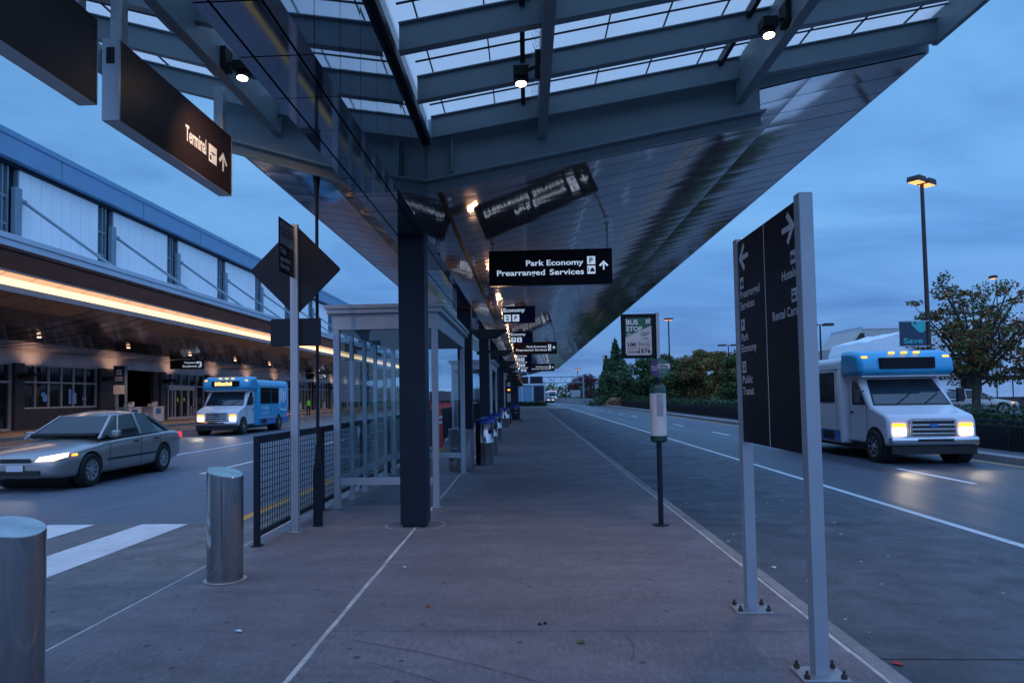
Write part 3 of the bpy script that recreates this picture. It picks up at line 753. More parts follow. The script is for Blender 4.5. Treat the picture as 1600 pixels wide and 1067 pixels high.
# tie rod at the first column
t = MB()
t.box((-0.053, -0.035, 0), (0.053, 0.035, 0.66))
t.add([(-.053,-.035,.66),(.053,-.035,.66),(.053,.035,.66),(-.053,.035,.66),(-.022,-.022,.94),(.022,-.022,.94),(.022,.022,.94),(-.022,.022,.94)], [(0,1,5,4),(1,2,6,5),(2,3,7,6),(3,0,4,7),(4,5,6,7),(0,3,2,1)])
t.tube((0,0,.94),(0,0,4.25),.021,n=14); t.tube((0,0,.92),(0,0,1.02),.03,n=14); t.tube((0,0,4.2),(0,0,4.52),.024,.056,n=14); t.tube((0,-.06,.72),(0,.06,.72),.025,n=10)
t.box((-.05,-.02,4.5),(.05,.02,4.72))
tie = t.build('tie_rod', m_steel_d, canopy, bevel=0.003, loc=(-2.65-CX, 8.55-CY0, 0))
# floodlights on the ribs
def floodlight(loc, side, label, aim):
    f = thing('floodlight', label, 'floodlight', loc, group='floodlights under the skylights')
    b = MB(); b.box((-.03*1, -.085, -.11), (.03, .085, .11)); b.build('mount_box', m_blackm, f, bevel=0.006)
    a = MB(); a.tube((0.03*side, 0, -.03), (0.13*side, 0, -.07), .018, n=10); a.build('bracket', m_blackm, f)
    h = MB(); hx = 0.17*side
    h.cbox((hx, 0, -.09), (.15, .17, .10)); h.tube((hx, 0, -.13), (hx, -.01, -.20), .055, .062, n=18); h.build('lamp_head', m_blackm, f, bevel=0.006)
    l = MB(); l.tube((hx, -.01, -.199), (hx, -.0105, -.204), .052, n=18); l.build('lens', m_lampw, f)
    ld = bpy.data.lights.new('flood_lamp', 'SPOT'); ld.energy = 85; ld.color = (1.0, 0.68, 0.46); ld.spot_size = R(110); ld.spot_blend = 1.0; ld.shadow_soft_size = 0.05
    lo = bpy.data.objects.new('flood_lamp', ld); col.objects.link(lo); lo.parent = f; lo.location = (hx, -0.02, -.23); lo.rotation_euler = aim
    return f
floodlight((-3.005, 6.7, 5.07), 1, 'black floodlight on the left rib above the Terminal sign', (R(35),R(28),0))
floodlight((0.17, 6.7, 4.90), -1, 'black floodlight on the middle rib under the skylight', (0,0,0))
floodlight((2.61, 6.7, 5.29), -1, 'black floodlight on the outer rib nearest the canopy edge', (0,0,0))

# ------------------------------------------------------------------ hanging signs
def hang_sign(label, loc, w, h, d, body, rods, group=None, cat='sign', name='hanging_sign', rz=0.0, endcap=True):
    t = thing(name, label, cat, loc, rz, group)
    b = MB(); b.box((0, 0, 0), (w, d, h)); p = b.build('panel', body, t, bevel=0.006)
    e = MB()
    if endcap:
        e.box((-.006, -.004, -.006), (.0, d+.004, h+.006)); e.box((w, -.004, -.006), (w+.006, d+.004, h+.006)); e.box((0, 0.0, -.006), (w, d, -.001))
        e.build('frame', m_alum, t)
    for x, top in rods:
        q = MB(); q.box((x-.022, d/2-.022, h), (x+.022, d/2+.022, top)); q.box((x-.05, d/2-.05, top-.012), (x+.05, d/2+.05, top)); q.build('hanger', m_galv, t, bevel=0.003)
    return t
LET = [m_letlit, m_black]
def park_economy(t, w, h):
    k = w/2.46; D = front((0, 0, 0))
    D.text('Park Economy', 0.745*k, h-.315*k, .107*k, 1.888*k); D.text('Prearranged', .16*k, h-.505*k, .107*k, 1.12*k); D.text('Services', 1.215*k, h-.505*k, .107*k, 1.897*k)
    D.icon('P', 1.963*k, h-.315*k, .162*k); D.icon('car', 1.963*k, h-.505*k, .162*k); D.arrow(2.29*k, h-.335*k, .185*k)
    D.build('lettering', LET, t)
s1 = hang_sign('black overhead sign reading Park Economy and Prearranged Services, nearest over the walk', (-0.71, 13.55, 3.79), 2.45, .70, .14, m_black, [(.08, 0.97-.13), (2.37, 5.03-3.79)], 'overhead Park Economy signs', endcap=False)
park_economy(s1, 2.45, .70)
s2 = hang_sign('brown overhead sign reading Park Economy and Prearranged Services beyond the Economy signs', (-0.69, 37.7, 3.86), 2.4, .67, .14, m_brownblk, [(.08, .72), (2.3, 1.15)], 'overhead Park Economy signs', endcap=False)
park_economy(s2, 2.4, .67)
s3 = hang_sign('small dark overhead sign farthest along the walk with arrow', (0.15, 62, 3.75), 2.4, .67, .14, m_brownblk, [(.08, .95), (2.3, 1.3)], 'overhead Park Economy signs', endcap=False)
park_economy(s3, 2.4, .67)
def econ(label, loc, order, w=.96, h=.50, lit=True):
    t = hang_sign(label, loc, w, h, .10, m_navy, [(.08, .4), (w-.08, .62)], 'small blue Economy signs', endcap=False)
    D = front((0, 0, 0)); D.text('Economy', .03, h-.17, .11, .655)
    D.icon(order[0], .045, .05, .2); D.icon(order[1], .29, .05, .2)
    D.build('lettering', LET, t); return t
econ('navy overhead sign reading Economy with 2 then P, nearest of its kind', (-.67, 20.0, 3.72), '2P')
econ('navy overhead sign reading Economy with P then 2, beside the brown sign', (-.66, 29.0, 3.81), 'P2')
econ('tiny navy Economy sign half hidden below the brown overhead sign', (-.60, 43.0, 3.70), '2P')
econ('tiny navy Economy sign second from the far end of the walk', (-.58, 50.5, 3.66), 'P2')
econ('tiny navy Economy sign at the far end of the walk', (-.50, 59.0, 3.6), '2P')
# Terminal sign and the blank one before it (run along the road, face the walk)
def side_sign(label, y0, L, text):
    t = thing('hanging_sign', label, 'sign', (-3.5, y0, 4.05), 0, 'long black signs hung at the left canopy edge')
    b = MB(); b.box((-.15, 0, 0), (0, L, .715)); b.build('panel', m_brownblk, t, bevel=0.004)
    e = MB(); e.box((-.152, -.02, -.004), (.004, 0, .72)); e.box((-.152, L, -.004), (.004, L+.012, .72)); e.box((-.15, 0, -.006), (0, L, -.001)); e.build('frame', m_alum, t)
    v = MB(); v.box((-.11, -.03, .50), (-.045, -.02, .64)); v.box((-.1, -.035, .52), (-.08, -.028, .62)); v.build('service_hatch', m_steel_d, t)
    for yy in (.10, L-.15):
        q = MB(); q.box((-.13, yy-.045, .72), (-.02, yy+.045, zr(-3.55)-4.05)); q.build('hanger', m_galv, t, bevel=0.004)
    if text:
        D = faceR((0, 0, 0))
        D.text('Terminal', 1.14, .265, .16, 1.60, mi=0); D.icon('term', 1.66, .22, .20); D.arrow(2.02, .33, .22)
        D.build('lettering', [m_letter, m_black], t)
    return t
side_sign('long black hanging sign reading Terminal with an up arrow', 5.69, 2.25, True)
side_sign('blank brown black hanging sign cut off at the top left corner', 3.2, 2.16, False)
# ------------------------------------------------------------------ street furniture on the island
def bollard(y, label):
    t = thing('bollard', label, 'bollard', (-2.72, y, 0), 0, 'stainless steel bollards by the crossing')
    n = 40; r = .155; vs = []
    for k in range(n):
        a = 2*pi*k/n; x, yy = r*cos(a), r*sin(a)
        vs.append((x, yy, 0)); 
    for k in range(n):
        a = 2*pi*k/n; x, yy = r*cos(a), r*sin(a); vs.append((x, yy, 0.955 - 0.24*x + 0.10*yy))
    o = MB(); o.add(vs, [(k,(k+1)%n,n+(k+1)%n,n+k) for k in range(n)] + [tuple(range(n,2*n))]); o.build('shaft', m_ss, t, bevel=0.004)
    return t
bollard(3.5, 'brushed steel bollard with slanted top at the bottom left corner')
bollard(6.05, 'brushed steel bollard with slanted top in front of the mesh fence')

# mesh guard fence along the kerb
fence = thing('mesh_fence', 'grey wire mesh guard fence along the kerb behind the shelters', 'fence', (-2.98, 7.42, 0))
BAY = 2.36
def fpost():
    p = MB(); p.box((-.03, -.03, 0), (.03, .03, 1.20)); p.box((-.055, -.055, 0), (.055, .055, .012)); return p.build('post', m_steel_d, fence, bevel=0.004)
def fpanel():
    m = MB()
    for i in range(1, 31): m.tube((0, i*BAY/31, .13), (0, i*BAY/31, 1.13), .0052, n=5, caps=False)
    for j in range(0, 14): m.tube((.006, .03, .155+j*.0745), (.006, BAY-.03, .155+j*.0745), .0052, n=5, caps=False)
    return m.build('mesh_panel', m_steel_d, fence, smooth=0)
def frails():
    m = MB(); m.box((-.028, .03, 1.115), (.028, BAY-.03, 1.20)); m.box((-.022, .03, .10), (.022, BAY-.03, .145)); return m.build('rail', m_steel_d, fence, bevel=0.004)
pp, fp, fr = fpost(), fpanel(), frails()
for i in range(1, 27):
    if i in (9, 10): continue
    for o in (pp, fp, fr):
        c = o.copy(); col.objects.link(c); c.parent = fence; c.location = (0.0075*i if i < 4 else 0.03, BAY*i, 0)
# glass shelters
def shelter(y, label, L=4.25):
    t = thing('bus_shelter', label, 'shelter', (-2.06, y, 0), 0, 'glass bus shelters')
    W = .725
    ws = (-W, W)
    for x in ws:
        for yy in (0, L):
            p = MB(); p.box((x-.045, yy-.045, .0), (x+.045, yy+.045, 2.78)); p.box((x-.08, yy-.07, 0), (x+.08, yy+.07, .012)); p.build('post', m_alum, t, bevel=0.006)
    for k in range(1, 5):
        p = MB(); yy = L*k/5; p.box((-W-.03, yy-.04, .12), (-W+.03, yy+.04, 2.62)); p.box((-W-.05, yy-.05, 0), (-W+.05, yy+.05, .12)); p.build('mullion', m_alum, t, bevel=0.004)
    r = MB()
    r.box((-W+.045, -.03, .33), (W-.045, .03, .44)); r.box((-W+.045, L-.03, .33), (W-.045, L+.03, .44)); r.box((-W-.025, .045, .33), (-W+.025, L-.045, .44))
    r.build('rail', m_alum, t, bevel=0.004)
    f = MB()
    f.box((-W-.05, -.05, 2.60), (W+.05, .02, 2.83)); f.box((-W-.05, L-.02, 2.60), (W+.05, L+.05, 2.83))
    f.box((-W-.05, .02, 2.60), (-W+.02, L-.02, 2.83)); f.box((W-.02, .02, 2.60), (W+.05, L-.02, 2.83))
    f.build('fascia', m_alum, t, bevel=0.004)
    rf = MB(); rf.box((-W-.12, -.12, 2.832), (W+.12, L+.12, 2.90)); rf.box((-W-.15, -.15, 2.90), (W+.15, L+.15, 2.96)); rf.build('roof', m_alum, t, bevel=0.006)
    ce = MB(); ce.add([(-W,0,2.595),(W,0,2.595),(W,L,2.595),(-W,L,2.595)], [(0,1,2,3)]); ce.build('ceiling', m_steel, t, smooth=0)
    gp = MB(); gp.add([(-W+.045,0,.44),(W-.045,0,.44),(W-.045,0,2.6),(-W+.045,0,2.6)], [(0,1,2,3)]); gp.build('glass_pane', m_glass, t, smooth=0)
    gp = MB(); gp.add([(-W+.045,L,.44),(W-.045,L,.44),(W-.045,L,2.6),(-W+.045,L,2.6)], [(0,1,2,3)]); gp.build('glass_pane', m_glass, t, smooth=0)
    for k in range(5):
        a, b = L*k/5+.045, L*(k+1)/5-.045
        gp = MB(); gp.add([(-W,a,.44),(-W,b,.44),(-W,b,2.6),(-W,a,2.6)], [(0,1,2,3)]); gp.build('glass_pane', m_glass, t, smooth=0)
    return t
shelter(9.93, 'glass bus shelter with grey frame right behind the first column')
shelter(25.7, 'glass bus shelter with grey frame beyond the red delineators')
shelter(41.0, 'far glass bus shelter farthest along the walk')
# guide sign post with caution panel and the backs of road signs
cp = thing('sign_post', 'grey post with caution panel and the backs of a diamond and a plate', 'sign post', (-2.815, 8.18, 0))
p = MB(); p.box((-.047, -.03, .01), (.047, .03, 3.74)); p.box((-.09, -.07, 0), (.09, .07, .012))
for x in (-.07, .07): p.tube((x, 0, .01), (x, 0, .05), .012, n=8)
p.build('post', m_alum, cp, bevel=0.004)
d = MB(); q = .57; rc = .035
pts = []
for k in range(4):
    a = pi/2*k; cxx, czz = (q-rc*1.414)*cos(a), (q-rc*1.414)*sin(a)
    for j in range(-4, 5): pts.append((cxx+rc*cos(a+j*pi/16), 3.18+czz+rc*sin(a+j*pi/16)))
d.prism(pts, .035, .039, 'y'); d.build('diamond_plate', m_steel_d, cp)
d = MB(); pts = []
for sx, sz, a0 in ((1,1,0),(-1,1,pi/2),(-1,-1,pi),(1,-1,1.5*pi)):
    for j in range(5): pts.append((sx*(.315-.03)+.03*cos(a0+j*pi/8), 2.415+sz*(.17-.03)+.03*sin(a0+j*pi/8)))
d.prism(pts, .035, .039, 'y'); d.build('rectangular_plate', m_steel_d, cp)
d = MB(); d.box((-.004, -.53, 3.07), (.006, -.035, 3.70)); cpan = d.build('caution_panel', m_black, cp)
D = Decal((.006, -.53, 3.07), (0,1,0), (0,0,1), (1,0,0))
D.rect(.02, .33, .475, .60, 1); D.text('CAUTION', .04, .43, .10, .455, 2, 1)
D.text('Traffic', .03, .225, .06, .22, 0); D.text('approaches', .03, .14, .055, .36, 0); D.text('from right', .03, .055, .055, .32, 0)
D.build('lettering', [m_paper, m_greysign, m_black], cpan)
# bus stop pole
bs = thing('bus_stop_sign', 'bus stop pole with black framed sign, round sign and timetable tube', 'bus stop', (1.60, 8.45, 0))
p = MB(); p.tube((0,0,0.012),(0,0,1.9),.032,n=16); p.box((-.03,-.016,1.88),(.03,.016,2.575)); p.lathe([(.10,0),(.10,.012),(.04,.016)],20); p.build('pole', m_steel_d, bs)
b = MB(); b.box((-.43,-.07,2.03),(-.02,.0,2.57)); bx = b.build('sign_box', m_black, bs, bevel=0.008)
b = MB(); b.box((-.012,-.075,2.02),(.028,.02,2.58)); b.build('side_channel', m_alum, bs, bevel=0.003)
D = front((-.385, -.07, 2.065)); W_, H_ = .315, .455
def rrect(u0,v0,u1,v1,r):
    P=[]
    for (cx_,cy_,a0) in ((u1-r,v1-r,0),(u0+r,v1-r,pi/2),(u0+r,v0+r,pi),(u1-r,v0+r,1.5*pi)):
        for j in range(5): P.append((cx_+r*cos(a0+j*pi/8), cy_+r*sin(a0+j*pi/8)))
    return P
D.poly(rrect(0,0,W_,H_,.03), 1)
D.poly([(0,.22),(W_,.36),(W_,.425),(.285,H_),(.03,H_),(0,.425)], 2, 1)
D.text('BUS', .012, .375, .055, .155, 0, 2, .03); D.text('STOP', .012, .295, .055, .205, 0, 2, .03)
D.icon('bus', .25, .385, .05, 0, 2, 2); D.circ(.045, .25, .024, 0, 2); D.circ(.045, .25, .018, 2, 3); D.rect(.03,.247,.06,.253,0,4)
D.text('GO', .185, .235, .045, .265, 3, 2, .0); D.poly([(.265,.255),(.295,.27),(.265,.285),(.278,.27)], 2, 2); D.text('Triangle', .19, .195, .024, .28, 2, 2, .0)
D.rect(.015,.165,W_-.015,.167,3,2)
D.text('100', .025, .11, .042, .125, 3, 2, .03); D.text('Raleigh Transit', .155, .135, .014, .295, 3, 2, .01); D.text('Durham Raleigh', .155, .113, .014, .295, 3, 2, .01)
D.text('Track your bus live. Text to 41411', .02, .083, .014, .295, 3, 2, .02)
D.text('GoLive', .018, .025, .042, .15, 3, 2, .0); D.text('1576', .155, .025, .045, .30, 3, 2, .03)
D.build('sign_face', [m_letter, m_paper, m_green, m_black], bx)
d = MB(); d.tube((.02,-.08,1.905),(.02,-.086,1.905),.122,n=36); rd = d.build('round_sign', m_green, bs)
D = front((.02,-.086,1.905)); D.circ(0,0,.117,2,0,18,pi*0.56,pi*1.44)
D.rect(-.03,-.01,.119,.05,1,1); D.text('GoLive', -.02,.03,.014,.055,3,2); D.text('1576', -.02,-.004,.03,.09,3,2,.03)
D.text('BUS', -.1,.005,.016,-.04,1,2); D.text('CTB', -.1,-.03,.02,-.04,1,2)
D.text('stop number', -.02,-.035,.012,.08,1,2,.0); D.text('Text to 41411', -.02,-.06,.012,.07,1,2,.0); D.rect(-.03,.075,.06,.078,1,2)
D.build('sign_face', [m_letter, m_paper, m_purple, m_black], rd)
c = MB(); c.lathe([(.097,1.085),(.097,1.60)],32); tb = c.build('timetable_tube', m_paper, bs)
D = None
cp_ = MB(); cp_.lathe([(.001,1.725),(.05,1.715),(.082,1.69),(.10,1.64),(.10,1.60),(.094,1.60)][::-1],32); cp_.build('tube_cap', m_dgreen, bs)
cp_ = MB(); cp_.lathe([(.04,1.0),(.08,1.005),(.099,1.03),(.10,1.085),(.094,1.085)],32); cp_.build('tube_base', m_dgreen, bs)
sh = MB()
for k in range(9):
    a = R(250)+R(48)*k/8
    sh.add([(.0985*cos(a),.0985*sin(a),1.32),(.0985*cos(a),.0985*sin(a),1.585)], [])
sh.f = [(2*k,2*k+2,2*k+3,2*k+1) for k in range(8)]; sh.m = [0]*8; sh.build('timetable_sheet', m_greysign, tb, fix=False)
# pylon sign on two posts
ps = thing('pylon_sign', 'tall two post direction sign reading Hotels, Rental Cars, Park Economy and Public Transit', 'sign', (1.62, 4.0, 0))
for yy in (0.0, 1.18):
    p = MB(); p.box((-.04, yy-.04, .012), (.04, yy+.04, 2.74)); p.build('post', m_alum, ps, bevel=0.004)
    b = MB(); b.box((-.13, yy-.10, 0), (.13, yy+.10, .014)); pl = b.build('base_plate', m_galv, ps, bevel=0.003)
    for x in (-.10, .10):
        for y2 in (-.075, .075):
            n_ = MB(); n_.tube((x, yy+y2, .014), (x, yy+y2, .055), .009, n=8); n_.tube((x, yy+y2, .014), (x, yy+y2, .032), .017, n=6); n_.build('anchor_bolt', m_bark, pl)
b = MB(); b.box((-.028, .04, 1.235), (.03, 1.14, 2.715)); pn = b.build('panel', m_black, ps, bevel=0.004)
D = faceL((-.028, 1.14, 1.235)); W_, H_ = 1.10, 1.48
D.rect(.555, .004, .567, H_-.004, 0)
D.arrow(.135, 1.342, .205, pi/2); D.arrow(.985, 1.343, .205, -pi/2)
D.icon('car', .036, 1.118, .082); D.text('Prearranged', .034, 1.048, .055, .452); D.text('Services', .03, .964, .055, .337)
D.icon('P', .036, .812, .082); D.text('Park', .036, .737, .053, .192); D.text('Economy', .034, .655, .053, .354)
D.icon('bus', .038, .504, .082); D.text('Public', .034, .429, .053, .25); D.text('Transit', .032, .345, .053, .276)
D.icon('bed', 1.003, 1.118, .08); D.text('Hotels', .86, 1.042, .055, 1.077)
D.icon('key', 1.003, .892, .08); D.text('Rental Cars', .68, .814, .055, 1.083)
D.build('lettering', [m_paper, m_black], pn)

# litter and leaves on the concrete
def leaf(name, label, loc, mat, s, rz, cat='leaf'):
    pts = [(0,-.5),(.28,-.2),(.34,.12),(.12,.5),(-.1,.42),(-.3,.1),(-.24,-.25)]
    mb = MB(); vs = [(x*s, y*s, .003+abs(x)*s*.35) for x, y in pts] + [(0,0,.002)]
    mb.add(vs, [(i,(i+1)%7,7) for i in range(7)])
    o = mb.build(name, mat, smooth=0, fix=False, loc=loc); o.rotation_euler = (0,0,rz); tag(o, label, cat); return o
leaf('fallen_leaf', 'rust red fallen leaf in the gutter right of the pylon sign', (2.33, 4.55, RZ), m_red, .085, 1.0)
leaf('fallen_leaf', 'orange fallen leaf on the near concrete slab left of centre', (-.78, 5.25, 0.002), m_leafr, .06, .3)
leaf('fallen_leaf', 'green fallen leaf on the nearest slab by the cross joint', (.32, 4.5, 0.002), m_leafo, .07, 2.2)
leaf('paper_scrap', 'white paper scrap beside the long joint below the first column', (-1.18, 6.45, 0.002), m_letter, .06, .8, 'litter')
leaf('paper_scrap', 'white paper scrap on the bus lane near the kerb', (2.42, 7.0, RZ), m_letter, .075, .2, 'litter')
leaf('paper_scrap', 'small white scrap in front of the second bollard', (-2.02, 4.7, 0.002), m_letter, .06, 1.4, 'litter')
for i, (x, y) in enumerate(((.10, 4.86), (.06, 4.84))):
    mb = MB(); mb.lathe([(.001,0),(.014,.004),(.012,.014),(.001,.018)], 8); o = mb.build('pebble', m_rubber, loc=(x, y, 0.001)); tag(o, 'dark pebble lying by the cross joint in mid walk', 'pebble', 'dark pebbles on the walk')

# bins
def bin_(name, label, x, y, r, h, lid):
    t = thing(name, label, 'bin', (x, y, 0), 0, 'steel bins along the walk')
    b = MB(); b.lathe([(r*.97,0),(r*.97,.03),(r,.035),(r,h*.52),(r*1.012,h*.525),(r*1.012,h*.545),(r,h*.55),(r,h*.97),(r*1.01,h*.985),(r*.96,h)], 36); b.build('body', m_ss, t)
    if lid:
        l = MB(); l.lathe([(r*1.04,h*.985),(r*1.05,h*1.02),(r*.9,h*1.075),(r*.5,h*1.10),(r*.3,h*1.10)], 36); l.build('lid', m_blue_lid, t)
        o = MB(); a = R(-50); o.tube((r*.99*cos(a), r*.99*sin(a), h*.8), (r*1.02*cos(a), r*1.02*sin(a), h*.8), .06, n=20); o.build('badge', m_steel_d, t)
    else:
        l = MB(); l.lathe([(r*.9,h*.95),(r*.93,h*1.0),(r*1.02,h*1.0),(r*1.02,h*.97)], 36); l.build('rim', m_ss, t)
    return t
bin_('open_bin', 'open steel bin without lid at the end of the first shelter', -1.43, 14.75, .275, .90, False)
bin_('litter_bin', 'large steel bin with blue lid beside the second column', -1.0, 16.0, .215, .97, True)
bin_('litter_bin', 'steel bin with blue lid just behind the nearest lidded one', -1.03, 18.6, .23, .95, True)
bin_('litter_bin', 'steel bin with blue lid beside the fourth column', -1.1, 21.6+2.0, .23, .92, True)
bin_('litter_bin', 'far small steel bin with blue lid before the trolley', -1.1, 33.8, .24, .92, True)
t = thing('cleaning_trolley', 'dark wheeled trolley carrying a blue topped drum far down the walk', 'trolley', (-.68, 41.5, 0))
b = MB(); b.lathe([(.24,.16),(.26,.5),(.26,.88)], 20); b.build('drum', m_steel_d, t)
b = MB(); b.lathe([(.28,.88),(.28,.95),(.15,1.04),(.02,1.06)], 20); b.build('lid', m_blue_lid, t)
b = MB()
for z in (.55, .78): b.lathe([(.262,z),(.272,z+.01),(.272,z+.05),(.262,z+.06)], 20)
b.build('band', m_ss, t)
b = MB(); b.box((-.38,-.28,.10),(.38,.28,.14)); b.box((-.40,-.03,.12),(-.36,.03,1.0)); b.build('frame', m_blackm, t)
for x in (-.32,.32):
    for yy in (-.24,.24):
        w = MB(); w.tube((x-.02,yy,.055),(x+.02,yy,.055),.055,n=14); w.build('wheel', m_rubber, t)
t = thing('help_phone_post', 'dark help phone post with pale panels beside a far column', 'phone post', (-1.0, 38.4, 0))
b = MB(); b.box((-.10,-.10,0),(.10,.10,1.1)); b.box((-.11,-.09,1.1),(.11,.09,2.75)); b.build('body', m_blackm, t, bevel=0.01)
b = MB(); b.box((-.10,-.10,2.1),(.10,-.091,2.35)); b.box((-.10,-.10,1.25),(.10,-.091,1.72)); b.build('panel', m_paper, t)
b = MB(); b.box((-.07,-.10,1.88),(.07,-.091,1.95)); b.build('lamp', m_amber, t)
# delineator posts
def delin(label, x, y):
    t = thing('delineator_post', label, 'traffic post', (x, y, 0), 0, 'red delineator posts behind the fence')
    b = MB(); b.lathe([(.09,.06),(.085,.62),(.075,.80)], 20); b.lathe([(.075,.88),(.072,.95)],20); b.lathe([(.07,1.03),(.072,1.04),(.05,1.12),(.05,1.19),(.06,1.20),(.06,1.25),(.03,1.26)],20); b.build('tube', m_orange, t)
    r_ = MB(); r_.lathe([(.076,.80),(.075,.88)],20); r_.lathe([(.073,.95),(.071,1.03)],20); r_.build('reflective_band', m_refl, t)
    q = MB(); q.lathe([(.20,0),(.20,.05),(.12,.075),(.09,.08)], 8); q.build('base', m_ybase, t)
delin('red and white delineator post on yellow base beyond the first shelter', -2.60, 20.3)
delin('red and white delineator post seen between the second and third columns', -2.55, 29.5)
t = thing('water_barrier', 'red and white plastic road barrier across the terminal road', 'barrier', (-10.2, 72, -0.03))
for i in range(4):
    b = MB(); x = i*1.25
    b.prism([(-.28,0),(.28,0),(.22,.35),(.12,.5),(.12,.95),(-.12,.95),(-.12,.5),(-.22,.35)], x, x+1.2, 'x'); b.build('segment', [m_red, m_paper][i % 2] if i != 1 else m_red, t, bevel=0.02)
t = thing('screen_fence', 'dark red screened site fence far across the terminal road', 'fence', (-15, 90, -0.03))
b = MB(); b.box((0,0,0),(10,.03,2.3)); b.build('screen', m_screen, t)
for i in range(5):
    b = MB(); b.box((i*2.5-.03,-.05,0),(i*2.5+.03,0,2.5)); b.build('post', m_galv, t)

# ------------------------------------------------------------------ vehicles
def wheel(t, x, y, r, w, spokes=8, rimmat=None):
    m = MB(); s = 1 if x > 0 else -1
    prof = [(r*.62,-w/2),(r*.93,-w/2),(r,-w/2+.03),(r,w/2-.03),(r*.93,w/2),(r*.62,w/2)]
    n = 32; vs = []
    for rr, a in prof:
        for k in range(n): vs.append((a*s, rr*cos(2*pi*k/n), rr*sin(2*pi*k/n)))
    m.add(vs, [(i*n+k, i*n+(k+1)%n, (i+1)*n+(k+1)%n, (i+1)*n+k) for i in range(5) for k in range(n)])
    wh = thing_part('wheel', t, (x, y, r))
    m.build('tyre', m_rubber, wh)
    h = MB()
    h.tube((s*(w/2-.07),0,0),(s*(w/2-.055),0,0), r*.63, n=28); h.tube((s*(w/2-.06),0,0),(s*(w/2+.0),0,0), r*.17, n=16)
    for k in range(spokes):
        a = 2*pi*k/spokes; h.bar((s*(w/2-.045), r*.14*cos(a), r*.14*sin(a)), (s*(w/2-.03), r*.60*cos(a), r*.60*sin(a)), .055, .035)
    lp = [(r*.57, w/2-.06),(r*.64, w/2-.06),(r*.64, w/2),(r*.57, w/2-.005)]
    vs = []
    for rr, a in lp:
        for k in range(n): vs.append((a*s, rr*cos(2*pi*k/n), rr*sin(2*pi*k/n)))
    h.add(vs, [(i*n+k, i*n+(k+1)%n, ((i+1)%4)*n+(k+1)%n, ((i+1)%4)*n+k) for i in range(4) for k in range(n)])
    h.build('rim', rimmat or m_galv, wh)
def thing_part(name, parent, loc):
    o = bpy.data.objects.new(name, None); o.empty_display_size = .1; col.objects.link(o); o.parent = parent; o.location = loc; return o
def boolean_cut(o, cutters):
    for c in cutters:
        md = o.modifiers.new('b', 'BOOLEAN'); md.operation = 'DIFFERENCE'; md.object = c; md.solver = 'EXACT'
    bpy.context.view_layer.update()
    dg = bpy.context.evaluated_depsgraph_get()
    me = bpy.data.meshes.new_from_object(o.evaluated_get(dg)); old = o.data
    o.modifiers.clear(); o.data = me
    for c in cutters: bpy.data.objects.remove(c)
